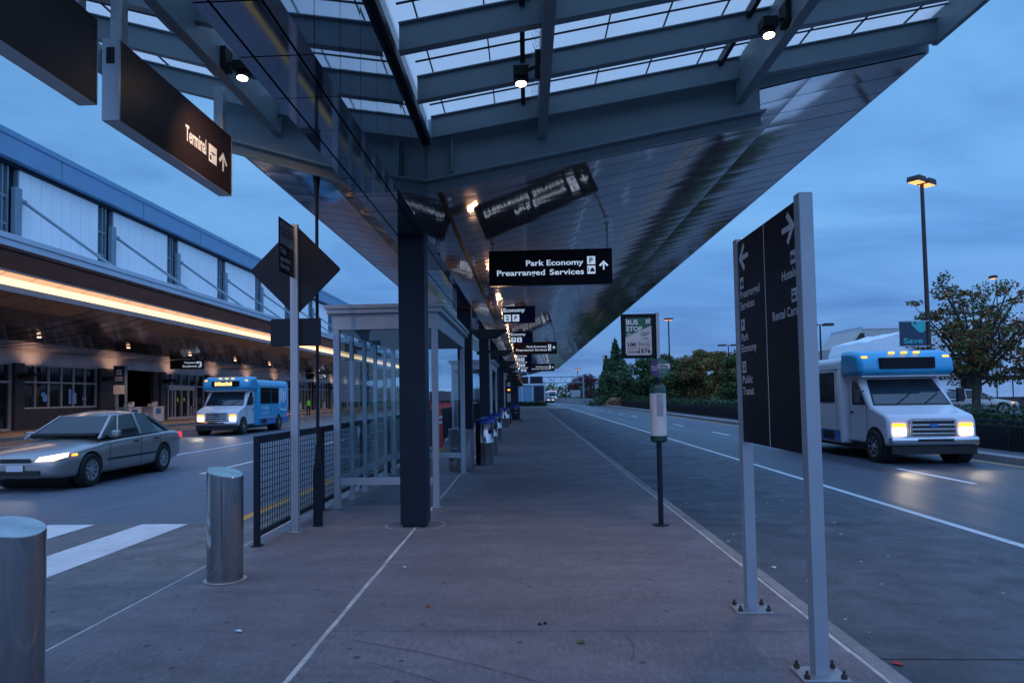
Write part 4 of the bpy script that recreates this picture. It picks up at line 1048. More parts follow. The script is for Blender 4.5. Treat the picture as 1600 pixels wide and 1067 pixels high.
def sedan(label, loc, rz, group=None):
    t = thing('sedan', label, 'car', loc, rz, group)
    # rows along the length: y, z bottom, z side top(belt), z crown, half width
    S = [(-.02,.34,.56,.58,.50),(.03,.27,.60,.63,.66),(.18,.22,.68,.71,.79),(.50,.20,.745,.79,.845),(.95,.19,.80,.865,.865),(1.35,.19,.845,.92,.872),
         (1.9,.19,.885,.93,.878),(2.6,.19,.91,.93,.88),(3.3,.19,.925,.94,.875),(3.85,.20,.935,.965,.86),(4.3,.23,.93,.96,.82),(4.58,.28,.88,.90,.75),(4.66,.34,.70,.72,.64)]
    mb = MB(); n = 0
    rows_ = []
    for y, zb_, zt, zc, w in S:
        h = zt-zb_
        half = [(0,zb_),(w*.80,zb_),(w*.965,zb_+.05),(w*.985,zb_+h*.38),(w,zb_+h*.62),(w*.975,zt-.055),(w*.93,zt),(w*.62,zt+(zc-zt)*.75),(0,zc)]
        full = half + [(-x,z) for x,z in half[-2:0:-1]]
        rows_.append([(x,y,z) for x,z in full])
    k = len(rows_[0])
    vs = [v for r_ in rows_ for v in r_]
    fs = [(i*k+j, i*k+(j+1)%k, (i+1)*k+(j+1)%k, (i+1)*k+j) for i in range(len(S)-1) for j in range(k)] + [tuple(range(k)), tuple(range((len(S)-1)*k, len(S)*k))[::-1]]
    mb.add(vs, fs)
    body = mb.build('body', m_silver, t, smooth=60)
    md = body.modifiers.new('s', 'SUBSURF'); md.levels = 2; md.render_levels = 2
    bpy.context.view_layer.update(); dg = bpy.context.evaluated_depsgraph_get()
    me = bpy.data.meshes.new_from_object(body.evaluated_get(dg)); body.modifiers.clear(); body.data = me
    cut = []
    for y in (.87, 3.55):
        for s in (-1, 1):
            c = MB(); c.tube((s*.60,y,.325),(s*1.1,y,.325),.365,n=40); cut.append(c.build('cutter', m_rubber, smooth=0))
    bp = Vector(loc)
    for c in cut: c.parent = t
    boolean_cut(body, cut)
    for p_ in body.data.polygons: p_.use_smooth = True
    body.data.set_sharp_from_angle(angle=R(42))
    liner = MB()
    for y in (.87, 3.55):
        liner.tube((-.62,y,.325),(.62,y,.325),.37,n=28)
    liner.build('wheel_well', m_blackm, body)
    # greenhouse: glass shell with painted roof and pillars
    def ringp(y0, y1, z, w, z1=None): return [(-w,y0,z),(w,y0,z),(w*1.0,y1,z1 or z),(-w*1.0,y1,z1 or z)]
    B0 = [(-.76,1.22,.905),(.76,1.22,.905),(.815,1.75,.90),(.83,2.6,.915),(.81,3.4,.925),(.70,3.98,.945),(-.70,3.98,.945),(-.81,3.4,.925),(-.83,2.6,.915),(-.815,1.75,.90)]
    B1 = [(-.53,1.98,1.345),(.53,1.98,1.345),(.60,2.10,1.35),(.625,2.62,1.385),(.595,3.15,1.36),(.51,3.36,1.325),(-.51,3.36,1.325),(-.595,3.15,1.36),(-.625,2.62,1.385),(-.60,2.10,1.35)]
    gl = MB(); gl.add(B0+B1, [(i,(i+1)%10,10+(i+1)%10,10+i) for i in range(10)]); gl.build('window_glass', m_carglass, t, smooth=0)
    it = MB(); it.add([(-.74,1.28,.955),(.74,1.28,.955),(.79,2.6,.975),(.70,3.9,.99),(-.70,3.9,.99),(-.79,2.6,.975)],[(0,1,2,3,4,5)])
    for sx in (-.38,.38):
        it.cbox((sx,2.55,1.06),(.48,.14,.34)); it.cbox((sx,2.56,1.27),(.24,.08,.14)); it.cbox((sx,3.45,1.03),(.5,.14,.2))
    it.cbox((0,1.42,.98),(1.35,.3,.07)); it.tube((.38,1.75,1.02),(.38,1.72,1.04),.17,n=18)
    it.build('interior', m_blackm, t, bevel=.03)
    ro = MB(); R0 = [Vector(p)+Vector((0,0,-.012)) for p in B1]
    cen = [Vector((p[0]*.62, 2.65+(p[1]-2.65)*.7, p[2]+.05)) for p in B1]
    ro.add([(p[0]*1.025,p[1]+(-.02 if p[1]<2.6 else .02),p[2]) for p in R0]+[tuple(c) for c in cen]+[(0,2.62,1.455)], [(i,(i+1)%10,10+(i+1)%10,10+i) for i in range(10)]+[(10+i,10+(i+1)%10,20) for i in range(10)])
    r_ = ro.build('roof', m_silver, t, smooth=60)
    def pil(a, b, w=.05):
        pi_ = MB(); pi_.bar(Vector(a)*1.0+Vector((.006*(1 if a[0]>0 else -1),0,.0)), Vector(b)+Vector((.006*(1 if b[0]>0 else -1),0,.0)), w, w*.7); pi_.build('pillar', m_silver, t, bevel=.012)
    for i in ((1,1),(3,3),(5,5),(0,0),(8,8),(6,6)): pil(B0[i[0]], B1[i[1]], .055 if i[0] not in (5,6) else .10)
    for i in (2,9): pil(B0[i], B1[i], .03)
    for s in (-1,1):
        h = MB(); h.add([(s*.36,-.005,.565),(s*.66,.06,.575),(s*.77,.30,.625),(s*.765,.34,.70),(s*.64,.17,.675),(s*.40,.055,.635)],[(0,1,2,3,4,5)] if s>0 else [(5,4,3,2,1,0)])
        ho = h.build('headlight', m_head, t, smooth=0, fix=False)
        for v in ho.data.vertices: v.co.y -= .035; v.co.x += .012*s; v.co.z += .005
        a = MB(); a.cbox((s*.815,.42,.655),(.02,.14,.04)); a.build('indicator', m_amber, t, bevel=.006)
        m_ = MB(); m_.cbox((s*.90,1.58,.99),(.17,.09,.12)); m_.bar((s*.82,1.62,.94),(s*.86,1.6,.97),.04,.04); m_.build('mirror', m_silver, t, bevel=.03)
        d_ = MB()
        for yy in (1.42, 2.55, 3.35): d_.bar((s*.886,yy,.30),(s*.868,yy+.03,.87),.004,.007)
        d_.box((min(s*.87,s*.893),2.30,.775),(max(s*.87,s*.893),2.46,.80)); d_.box((min(s*.86,s*.89),3.12,.79),(max(s*.86,s*.89),3.28,.815))
        d_.box((min(s*.875,s*.895),1.36,.47),(max(s*.875,s*.895),3.15,.50))
        d_.build('door_trim', m_steel_d, t)
        tl = MB(); tl.cbox((s*.60,4.63,.80),(.26,.06,.14)); tl.build('tail_light', m_red_l, t, bevel=.01)
    gr = MB(); gr.cbox((0,-.03,.585),(.56,.03,.075)); gr.cbox((0,-.025,.36),(.9,.03,.09)); gr.build('grille', m_blackm, t, bevel=.008)
    nb = MB(); nb.cbox((0,-.045,.45),(.31,.01,.11)); nb.build('number_plate', m_paper, t)
    for y in (.87, 3.55):
        for s in (-1,1): wheel(t, s*.76, y, .32, .20, 9)
    return t
car = sedan('silver sedan with lit headlights driving past the terminal', (-9.30, 12.05, -0.03), R(0.6))

def shuttle(label, loc, rz, wrap=True, group=None):
    t = thing('shuttle_bus', label, 'bus', loc, rz, group)
    HW = 1.0; BW = 1.17; L = 6.5; B0 = 2.05
    cab = [(0.05,.42),(0.0,.60),(0.02,.98),(.10,1.15),(.80,1.34),(1.38,2.02),(1.50,2.10),(2.06,2.10),(2.06,.42)]
    c = MB(); c.prism(cab, -HW, HW, 'x'); co = c.build('cab', m_busw, t, bevel=.07, smooth=50)
    # body box with rounded top
    sec = []
    for sx in (1,-1):
        arc = [(BW-.02+(-.20+.20*cos(a)), 2.40+.22*sin(a)) for a in (0,.4,.8,1.2,1.57)]
        sec += [(x*sx,z) for x,z in (arc if sx>0 else arc[::-1])]
    sec = [(BW,.36),(BW,2.30)]+sec+[(-BW,2.30),(-BW,.36)]
    b = MB(); b.prism(sec, B0, L, 'y'); bo = b.build('body', m_busb if wrap else m_busw, t, bevel=.05, smooth=50)
    # cap over the cab
    capp = [(1.02,2.10),(.96,2.22),(1.0,2.48),(1.14,2.66),(1.5,2.74),(2.04,2.76),(2.04,2.10)]
    k = MB(); vs=[]; 
    for x, s in ((-BW,.0),(-BW*.93,-.06),(BW*.93,-.06),(BW,0)):
        pass
    k.prism([(y+.0,z) for y,z in capp], -BW*.985, BW*.985, 'x'); k.build('roof_cap', m_busb, t, bevel=.11, smooth=60)
    tr_ = MB(); tr_.box((-BW*.9,1.08,2.06),(BW*.9,2.04,2.105)); tr_.build('cap_trim', m_busw, t, bevel=.015)
    # roof
    rf = MB(); rf.prism([(x*.9,z+.012) for x,z in sec if z>2.5]+[], 1.6, L-.1, 'y'); rf.build('roof', m_busw, t, bevel=.02)
    # windshield (black surround + glass)
    def quad(pts, mat, nm, th=.0, par=t):
        m_ = MB(); m_.add(pts, [tuple(range(len(pts)))]); return m_.build(nm, mat, par, smooth=0, fix=False)
    n = Vector((0,-.68,.58)).normalized()
    def wpt(x, s, d): 
        p = Vector((x,.80,1.34)).lerp(Vector((x,1.38,2.02)), s) + n*d; return tuple(p)
    ws = quad([wpt(-.92,.03,.012),wpt(.92,.03,.012),wpt(.80,.97,.012),wpt(-.80,.97,.012)], m_blackm, 'windshield_seal')
    quad([wpt(-.88,.07,.018),wpt(.88,.07,.018),wpt(.77,.93,.018),wpt(-.77,.93,.018)], m_tglass, 'windshield', par=ws)
    wp = MB()
    for x_ in (-.35,.30): wp.bar(wpt(x_,.06,.03), wpt(x_+.42,.42,.03), .02,.015)
    wp.build('wiper', m_rubber, ws)
    # front face: grille, lights, bumper
    g_ = MB(); g_.box((-.50,-.03,.66),(.50,.03,1.06)); go_ = g_.build('grille', m_blackm, t, bevel=.03)
    g_ = MB()
    for z in (.69,.79,.89,1.0): g_.box((-.48,-.055,z),(.48,-.02,z+.045))
    g_.box((-.52,-.05,.66),(-.47,-.02,1.05)); g_.box((.47,-.05,.66),(.52,-.02,1.05)); g_.build('grille_bar', m_chrome, go_, bevel=.008)
    g_ = MB(); vs = [(.10*cos(a),-.062,.905+.045*sin(a)) for a in np.linspace(0,2*pi,20,endpoint=False)]; g_.add(vs,[tuple(range(20))]); g_.build('badge', m_busd, go_, smooth=0, fix=False)
    for s in (-1,1):
        h = MB(); h.box((min(s*.60,s*.90),-.035,.66),(max(s*.60,s*.90),.02,.86)); h.build('headlight', m_head, t, bevel=.03)
        h = MB(); h.box((min(s*.60,s*.90),-.035,.875),(max(s*.60,s*.90),.02,.955)); h.build('indicator', m_amber, t, bevel=.02)
        mi = MB(); mi.cbox((s*1.25,.98,1.60),(.16,.10,.34)); mi.bar((s*1.0,1.05,1.42),(s*1.22,1.0,1.48),.03,.03); mi.bar((s*1.0,1.08,1.72),(s*1.22,1.0,1.70),.03,.03); mi.build('mirror', m_blackm, t, bevel=.025)
        w = [(s*(HW+.012),1.02,1.38),(s*(HW+.012),1.72,1.38),(s*(HW+.012),1.72,1.98),(s*(HW+.012),1.42,1.98)]
        quad(w if s>0 else w[::-1], m_tglass, 'door_window')
        dl = MB(); dl.box((min(s*HW,s*(HW+.006)),.98,.55),(max(s*HW,s*(HW+.006)),.99,1.36)); dl.box((min(s*HW,s*(HW+.006)),1.88,.55),(max(s*HW,s*(HW+.006)),1.89,2.0)); dl.box((min(s*HW,s*(HW+.03)),1.68,1.16),(max(s*HW,s*(HW+.03)),1.82,1.20)); dl.build('door_handle', m_steel_d, t)
        for i, (a, e) in enumerate(((2.35,3.75),(3.82,4.9),(4.97,6.2))):
            if wrap and i == 2: continue
            q = MB(); q.box((min(s*BW,s*(BW+.012)),a,1.42),(max(s*BW,s*(BW+.012)),e,2.24)); wq = q.build('side_window', m_dglass, t, bevel=.01)
            q = MB(); q.box((min(s*BW,s*(BW+.02)),a,2.02),(max(s*BW,s*(BW+.02)),e,2.045)); q.build('window_frame', m_blackm, wq)
        q = MB(); q.box((min(s*BW,s*(BW+.008)),B0+.05,.40),(max(s*BW,s*(BW+.008)),L-.05,.70)); q.build('skirt', m_busd, t)
        q = MB(); q.box((min(s*BW,s*(BW+.012)),B0+.05,.705),(max(s*BW,s*(BW+.012)),L-.05,.73)); q.build('stripe', m_busw, t)
        q = MB(); q.box((min(s*BW,s*(BW+.014)),2.45,.44),(max(s*BW,s*(BW+.014)),3.15,.66)); q.build('vent', m_blackm, t)
        q = MB(); q.cbox((s*(BW+.012),L-.12,.80),(.02,.14,.07)); q.build('side_marker', m_red_l, t)
        for y in (.62,4.95):
            a = MB(); a.tube((s*(.70),y,.40),(s*((HW if y<2 else BW)+.010),y,.40),.46,n=36); a.build('wheel_arch', m_blackm, t)
            wheel(t, s*((HW if y<2 else BW)-.06), y, .38, .24, 8, m_chrome)
    bp_ = MB(); bp_.prism([(-.10,.44),(-.13,.50),(-.13,.60),(-.08,.64),(.05,.64),(.05,.44)], -.98, .98, 'x'); bp_.build('bumper', m_chrome, t, bevel=.03)
    bp_ = MB(); bp_.box((-.95,-.06,.24),(.95,.10,.44)); bp_.box((-.4,-.14,.53),(.4,-.128,.60)); bp_.build('valance', m_blackm, t, bevel=.02)
    d_ = MB(); d_.box((-.66,.925,2.26),(.66,1.05,2.54)); dd = d_.build('destination_sign', m_black, t, bevel=.015)
    D = front((-.66,.925,2.26)); [D.rect(.16+.105*q_,.055,.16+.105*q_+.085,.225-(.03 if q_ in (3,4,6) else 0),0) for q_ in range(8)] if wrap else None; D.build('led_text', [m_led], dd) if wrap else None
    for x in (-.98,-.30,0,.30,.98):
        mk_ = MB(); mk_.cbox((x, 1.09 if abs(x)<.5 else 1.06, 2.665 if abs(x)<.5 else 2.56),(.14,.06,.05)); mk_.build('marker_light', m_amber, t, bevel=.015)
    if wrap:
        D = faceR((BW+.012,0,0)); D.text('PARK', 2.40,1.14,.15,2.92,0,0,-.012); D.text('RDU', 2.98,1.14,.15,3.48,0,0,.03); D.text('EXPRESS', 2.40,.88,.15,3.48,0,0,-.012)
        D.text('parkrdu.com', 2.2,2.33,.05,3.6,0)
        for a,e,zz,w_ in ((5.0,5.18,1.35,.8),(5.24,5.5,1.55,.7),(5.56,5.80,1.45,.62),(5.86,6.05,1.6,.65)): D.rect(a,zz,e,zz+w_,0)
        D.poly([(4.95,1.25),(5.2,1.05),(6.1,1.0),(6.3,1.2),(6.3,2.35),(6.22,2.35),(6.22,1.22),(6.05,1.09),(5.22,1.14),(5.02,1.28)],0)
        D.build('lettering', [m_bustxt], t)
    sm = MB()
    for s in (-1,1):
        for yy in (2.25,3.79,4.93,6.3): sm.box((min(s*BW,s*(BW+.003)),yy,.73),(max(s*BW,s*(BW+.003)),yy+.012,2.3))
        sm.box((min(s*BW,s*(BW+.003)),2.06,2.29),(max(s*BW,s*(BW+.003)),L-.03,2.305)); sm.box((min(s*BW,s*(BW+.004)),5.3,.86),(max(s*BW,s*(BW+.004)),5.31,1.12)); sm.box((min(s*BW,s*(BW+.004)),5.5,.86),(max(s*BW,s*(BW+.004)),5.51,1.12))
    sm.build('panel_seam', m_steel_d, t)
    un = MB(); un.box((-.9,.2,.25),(.9,L-.3,.42)); un.build('chassis', m_blackm, t)
    return t
bus_l = shuttle('blue and white shuttle bus with amber sign at the terminal kerb', (-14.35, 31.0, -0.03), R(1.0), True, 'shuttle buses')
bus_r = shuttle('white and blue shuttle bus coming along the right hand road behind the pylon sign', (9.40, 16.4, RZ), R(-0.5), False, 'shuttle buses')
c2 = copy_tree(car); c2.location = (5.3, 152, RZ); c2.rotation_euler = (0,0,R(11)); c2['label'] = 'distant car with glaring headlights rounding the bend'
b2 = shuttle('distant white van following the car round the bend', (6.4, 166, RZ), R(11), False); b2['category'] = 'van'
for ch in b2.children:
    if ch.name.startswith('roof_cap'): ch.data = ch.data.copy(); ch.data.materials[0] = m_busw
# lit headlamps of the three near vehicles throw real light
def beams(t, xs, y, z, e):
    for x in xs:
        ld = bpy.data.lights.new('headlamp', 'SPOT'); ld.energy = e; ld.color = (1, .84, .62); ld.spot_size = R(70); ld.spot_blend = .9; ld.shadow_soft_size = .06
        lo = bpy.data.objects.new('headlamp', ld); col.objects.link(lo); lo.parent = t; lo.location = (x, y, z); lo.rotation_euler = (R(80), 0, R(180))
def parked(label, x, y, rz):
    c = copy_tree(car); c.location = (x, y, .13); c.rotation_euler = (0,0,rz); c['label'] = label; c['group'] = 'parked cars beyond the hedge'
    def fix(o):
        for ch in o.children:
            if ch.type == 'MESH' and ch.name.startswith('headlight'): ch.data = ch.data.copy(); ch.data.materials[0] = m_refl
            fix(ch)
    fix(c)
parked('pale parked car behind the hedge under the right hand tree', 27.2, 39.5, R(75))
parked('parked car peeking over the hedge left of the pylon sign', 25.5, 68, R(80))

beams(car, (-.58,.58), -.12, .63, 45)
beams(bus_l, (-.75,.75), -.16, .76, 60)
beams(bus_r, (-.75,.75), -.16, .76, 60)
# person in a hi-vis vest on the terminal walk
def person(label, loc, rz):
    t = thing('person', label, 'person', loc, rz)
    J = {'pel':(0,0,.95),'sp':(0,0,1.15),'ch':(0,0,1.36),'nk':(0,.0,1.50),'hd':(0,-.02,1.60),'ht':(0,-.01,1.73),
         'hl':(.09,0,.90),'kl':(.10,-.03,.50),'al':(.10,.02,.09),'tl':(.11,-.14,.04),'hr':(-.09,0,.90),'kr':(-.10,.02,.50),'ar':(-.10,.06,.09),'tr':(-.11,-.10,.04),
         'sl':(.18,0,1.42),'el':(.24,.03,1.15),'wl':(.22,-.10,.93),'fl':(.215,-.14,.85),'sr':(-.18,0,1.42),'er':(-.25,.02,1.15),'wr':(-.2,-.14,.98),'fr':(-.17,-.2,.92)}
    E_ = [('pel','sp'),('sp','ch'),('ch','nk'),('nk','hd'),('hd','ht'),('pel','hl'),('hl','kl'),('kl','al'),('al','tl'),('pel','hr'),('hr','kr'),('kr','ar'),('ar','tr'),('ch','sl'),('sl','el'),('el','wl'),('wl','fl'),('ch','sr'),('sr','er'),('er','wr'),('wr','fr')]
    rad = {'pel':(.16,.11),'sp':(.15,.10),'ch':(.17,.12),'nk':(.06,.06),'hd':(.085,.10),'ht':(.06,.07),'hl':(.09,.09),'kl':(.065,.065),'al':(.045,.045),'tl':(.04,.03),'hr':(.09,.09),'kr':(.065,.065),'ar':(.045,.045),'tr':(.04,.03),'sl':(.065,.065),'el':(.05,.05),'wl':(.034,.034),'fl':(.035,.02),'sr':(.065,.065),'er':(.05,.05),'wr':(.034,.034),'fr':(.035,.02)}
    names = list(J); me = bpy.data.meshes.new('body'); me.from_pydata([J[k_] for k_ in names], [(names.index(a),names.index(b_)) for a,b_ in E_], [])
    o = bpy.data.objects.new('body', me); col.objects.link(o); o.parent = t
    o.modifiers.new('s','SKIN'); md = o.modifiers.new('u','SUBSURF'); md.levels = 2; md.render_levels = 2
    for i, k_ in enumerate(names): me.skin_vertices[0].data[i].radius = rad[k_]
    me.skin_vertices[0].data[0].use_root = True
    bpy.context.view_layer.update(); dg = bpy.context.evaluated_depsgraph_get()
    m2 = bpy.data.meshes.new_from_object(o.evaluated_get(dg)); o.modifiers.clear(); o.data = m2
    for m_ in (m_cloth, m_skin): m2.materials.append(m_)
    for p_ in m2.polygons:
        z = p_.center.z; p_.use_smooth = True; x = abs(p_.center.x)
        p_.material_index = 1 if z > 1.50 or (x > .15 and z < .97 and z > .8) else 0
    v = MB(); v.lathe([(.20,1.0),(.205,1.2),(.20,1.36),(.12,1.47)],18); vo = v.build('vest', m_hivis, t)
    vo.scale = (1.0,.68,1)
    h = MB(); h.lathe([(.092,1.66),(.095,1.72),(.06,1.77),(.01,1.785)],16); h.build('hair', m_hair, t)
    return t
person('person in dark clothes and green hi-vis vest on the terminal walk', (-19.6, 60.5, -0.03), R(40))
# ------------------------------------------------------------------ terminal building
T0, T1 = 8.0, 118.0
terminal = thing('terminal_building', 'long airport terminal with white panels above a lit canopy', 'building', (-28.4, 8, 0))
TB = Vector((28.4, -8, 0))
def tpart(mb, name, mats, parent=terminal, **kw): return mb.build(name, mats, parent, loc=TB if parent == terminal else None, **kw)
w = MB(); w.box((-60, T0, 12.9), (-23.55, T1, 13.9)); w.box((-60, T0, 13.9), (-23.5, T1, 14.2)); tpart(w, 'parapet', m_tparapet, bevel=.02)
w = MB()
for yy in np.arange(T0+3, T1, 7.45): w.box((-23.548, yy, 12.92), (-23.545, yy+.03, 13.9)); 
tpart(w, 'parapet_joint', m_seam)
w = MB(); w.box((-60, T0, 6.9), (-24.3, T1, 12.9)); tpart(w, 'upper_wall', m_tdark)
w = MB(); w.box((-24.3, T0, 12.72), (-23.9, T1, 12.9)); tpart(w, 'eave_trim', m_steel_d)
bays = [37.75 - 7.45*4 + 7.45*i for i in range(15)]
for yb in bays:
    # slot window centred on yb, translucent wall panel between slots
    p = MB(); n = 8; a0, b0 = yb+.72, yb+7.45-.72
    for i in range(n):
        a, b = a0+(b0-a0)*i/n, a0+(b0-a0)*(i+1)/n
        p.box((-24.28, a+.012, 7.0), (-24.0-.004*(i % 2), b-.012, 12.7))
    tpart(p, 'wall_panel', m_twhite)
    q = MB(); q.box((-24.29, yb-.7, 7.0), (-24.26, yb+.7, 12.7)); wi = tpart(q, 'slot_window', m_dglass)
    q = MB()
    for yy in (-.70, -.28, .05, .68): q.box((-24.25, yb+yy-.04, 7.0), (-24.02, yb+yy+.04, 12.7))
    for zz in (9.9, 11.2): q.box((-24.25, yb-.7, zz), (-24.05, yb+.1, zz+.12))
    q.build('window_frame', m_steel, wi, loc=None)
    s = MB(); s.box((-23.98, yb+.18, 7.0), (-23.75, yb+.62, 11.75)); tpart(s, 'mast', m_steel, bevel=.02)
    s = MB(); s.tube((-23.9, yb+.9, 11.2), (-18.6, yb+.9, 7.35), .075, n=10); s.tube((-23.95, yb+.4, 11.2), (-23.85, yb+.95, 11.2), .12, n=10); tpart(s, 'tie_rod', m_steel)
# street canopy: edge, cove light, curved metal soffit, lower band
e = MB(); e.box((-17.25, T0, 6.80), (-17.0, T1, 7.02)); e.box((-17.3, T0, 7.025), (-16.95, T1, 7.22)); e.box((-24, T0, 7.0), (-17.3, T1, 7.12)); tpart(e, 'canopy_edge', m_tedge, bevel=.01)
PT = [(-17.05,6.80),(-18.15,6.31)]
e = MB()
for (x0,z0),(x1,z1) in zip(PT, PT[1:]):
    y = T0
    while y < T1: e.add([(x0,y+.01,z0),(x1,y+.01,z1),(x1,y+1.19,z1),(x0,y+1.19,z0)], [(0,1,2,3)]); y += 1.2
tpart(e, 'front_soffit', m_tsof, smooth=0)
e = MB(); e.add([(-18.5,T0,6.107),(-18.9,T0,5.93),(-18.9,T1,5.93),(-18.5,T1,6.107)], [(0,1,2,3)]); tpart(e, 'cove_light', m_strip, smooth=0)
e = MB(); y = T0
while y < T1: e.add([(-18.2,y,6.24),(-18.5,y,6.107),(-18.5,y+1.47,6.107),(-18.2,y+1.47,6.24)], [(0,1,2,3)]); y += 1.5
tpart(e, 'cove_painted_glow', m_strip2, smooth=0)  # no lamp in this band: its lit look is emission in the material
e = MB(); e.box((-18.2,T0,6.26),(-18.15,T1,6.5)); e.box((-19.05,T0,5.70),(-18.9,T1,6.1)); tpart(e, 'cove_frame', m_tsof)
e = MB(); e.box((-28,T0,6.7),(-17.2,T1,6.72)); tpart(e, 'canopy_deck', m_seam)
PS = [(-19.05,5.80),(-20.5,5.42),(-22.5,5.02),(-25,4.68),(-28.0,4.52)]
e = MB(); y = T0; rr = random.Random(9)
while y < T1:
    t1 = rr.gauss(0,.006)
    for (x0,z0),(x1,z1) in zip(PS, PS[1:]):
        e.add([(x0,y+.012,z0+t1),(x1,y+.012,z1+t1),(x1,y+1.188,z1-t1),(x0,y+1.188,z0-t1)], [(0,1,2,3)])
    y += 1.2
tpart(e, 'soffit', m_tsof, smooth=0)
e = MB(); e.add([(-19.05,T0,5.83),(-20.5,T0,5.46),(-22.5,T0,5.06),(-25,T0,4.72),(-28.0,T0,4.56),(-19.05,T1,5.83),(-20.5,T1,5.46),(-22.5,T1,5.06),(-25,T1,4.72),(-28.0,T1,4.56)], [(0,1,6,5),(1,2,7,6),(2,3,8,7),(3,4,9,8)]); tpart(e, 'soffit_backing', m_seam, smooth=0)
e = MB(); y = T0
while y < T1: e.box((-28.3, y+.006, 3.82), (-28.0, min(y+1.494,T1), 4.6)); y += 1.5
tpart(e, 'lower_band', m_tband, bevel=.01)
# downlights in the soffit
for i, y in enumerate(np.arange(24.5, 112, 7.45)):
    d = MB(); d.tube((-23.6, y, 4.80), (-23.6, y, 4.93), .10, n=14); do = tpart(d, 'downlight', m_tframe)
    d = MB(); d.tube((-23.6, y, 4.775), (-23.6, y, 4.80), .085, n=14); d.build('lens', m_down, do)
    if i % 1 == 0:
        ld = bpy.data.lights.new('downlight_lamp', 'SPOT'); ld.energy = 330; ld.color = (1, .56, .33); ld.spot_size = R(140); ld.spot_blend = .6; ld.shadow_soft_size = .1
        lo = bpy.data.objects.new('downlight_lamp', ld); col.objects.link(lo); lo.location = (-23.6, y, 4.75)
# wash lights aimed up at the band from the columns
for y in np.arange(T0+7.3-.35, T1, 7.45):
    ld = bpy.data.lights.new('band_lamp', 'SPOT'); ld.energy = 110; ld.color = (1, .6, .38); ld.spot_size = R(120); ld.spot_blend = .8; ld.shadow_soft_size = .1
    lo = bpy.data.objects.new('band_lamp', ld); col.objects.link(lo); lo.location = (-26.9, y, 3.35); lo.rotation_euler = (R(180), R(-20), 0)
# ground floor bays
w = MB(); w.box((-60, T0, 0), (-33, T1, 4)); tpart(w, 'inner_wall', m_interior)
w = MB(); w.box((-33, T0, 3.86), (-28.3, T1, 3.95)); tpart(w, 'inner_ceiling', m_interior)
cols_ = [36.3 - 7.45*3 + 7.45*i for i in range(15)]
for i, yc in enumerate(cols_):
    c = MB(); c.box((-28.28, yc-.35, 0.13), (-27.85, yc+.35, 3.82)); tpart(c, 'column', m_tdark, bevel=.02)
    f = MB(); f.prism([(-27.85,2.95),(-26.9,3.15),(-26.9,3.25),(-27.85,3.25)], yc-.2, yc+.2, 'y'); tpart(f, 'uplight', m_blackm)
    a, b = yc+.35, yc+7.45-.35
    kind = ['win','open','door'][(i+0) % 3] if i not in (3,4,5) else ['win','open','door'][i-3]
    if i > 5: kind = 'glaz'
    if kind == 'win':
        q = MB(); q.box((-28.28, a, .13), (-28.1, b, 1.28)); tpart(q, 'sill_wall', m_tdark)
        q = MB(); q.box((-28.22, a, 1.3), (-28.2, b, 3.8)); wi = tpart(q, 'window', m_dglass)
        q = MB(); n = 6
        for j in range(n+1): yy = a+.05+(b-a-.1)*j/n; q.box((-28.2, yy-.04, 1.3), (-28.1, yy+.04, 3.8))
        for zz in (1.28, 2.75, 3.74): q.box((-28.2, a, zz), (-28.09, b, zz+.09))
        q.build('window_frame', m_tframe, wi)
        q = MB(); rw = random.Random(i)
        for j in range(6):
            yy = a+.3+(b-a-.6)*rw.random(); q.box((-28.199, yy, 1.45+rw.random()), (-28.196, yy+rw.uniform(.2,.5), 1.6+rw.random()))
        q.build('interior_screen', m_glow_d, wi)
    elif kind == 'open':
        q = MB(); q.box((-28.28, a, .13), (-28.0, a+1.5, 3.82)); tpart(q, 'wall', m_tdark); q = MB(); q.box((-28.28, b-.8, .13), (-28.0, b, 3.82)); tpart(q, 'wall', m_tdark)
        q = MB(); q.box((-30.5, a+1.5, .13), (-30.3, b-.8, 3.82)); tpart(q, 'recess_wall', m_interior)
    else:
        q = MB(); q.box((-28.22, a, .2), (-28.2, b, 3.8)); wi = tpart(q, 'window', m_dglass)
        q = MB()
        for j in range(6): yy = a+.05+(b-a-.1)*j/5; q.box((-28.2, yy-.05, .13), (-28.08, yy+.05, 3.8))
        for zz in (.13, 2.72, 3.72): q.box((-28.2, a, zz), (-28.07, b, zz+.11))
        q.build('window_frame', m_tframe, wi)
        if kind == 'door' or i in (8, 11):
            q = MB(); q.box((-28.06, a+.5, 2.45), (-27.9, a+4.7, 2.85)); do = tpart(q, 'door_header', m_tframe, bevel=.01)
            q = MB()
            for yy in (.5,1.55,2.57,3.6,4.6): q.box((-28.05, a+yy, .13), (-27.95, a+yy+.10, 2.45))
            for yy in (.6,1.65,2.67,3.7): q.box((-28.05, a+yy, .13), (-27.97, a+yy+.95, .33))
            q.build('door_frame', m_tframe, do)
            q = MB()
            for yy in (1.95, 3.0): q.box((-28.03, a+yy, 1.55), (-28.02, a+yy+.22, 1.85))
            q.build('door_sticker', m_hivis, do)
        else:
            q = MB()
            for j in range(5): yy = a+.12+(b-a-.1)*j/5; q.box((-28.19, yy+.1, 2.9), (-28.17, yy+1.0, 3.65)) if j % 2 else None
            q.build('blue_blind', m_bwin, wi)
            q = MB()
            for j in (1,3): yy = a+(b-a)*j/5; q.box((-28.07, yy, .13), (-27.95, yy+.9, 1.1))
            tpart(q, 'kiosk_panel', m_tframe)
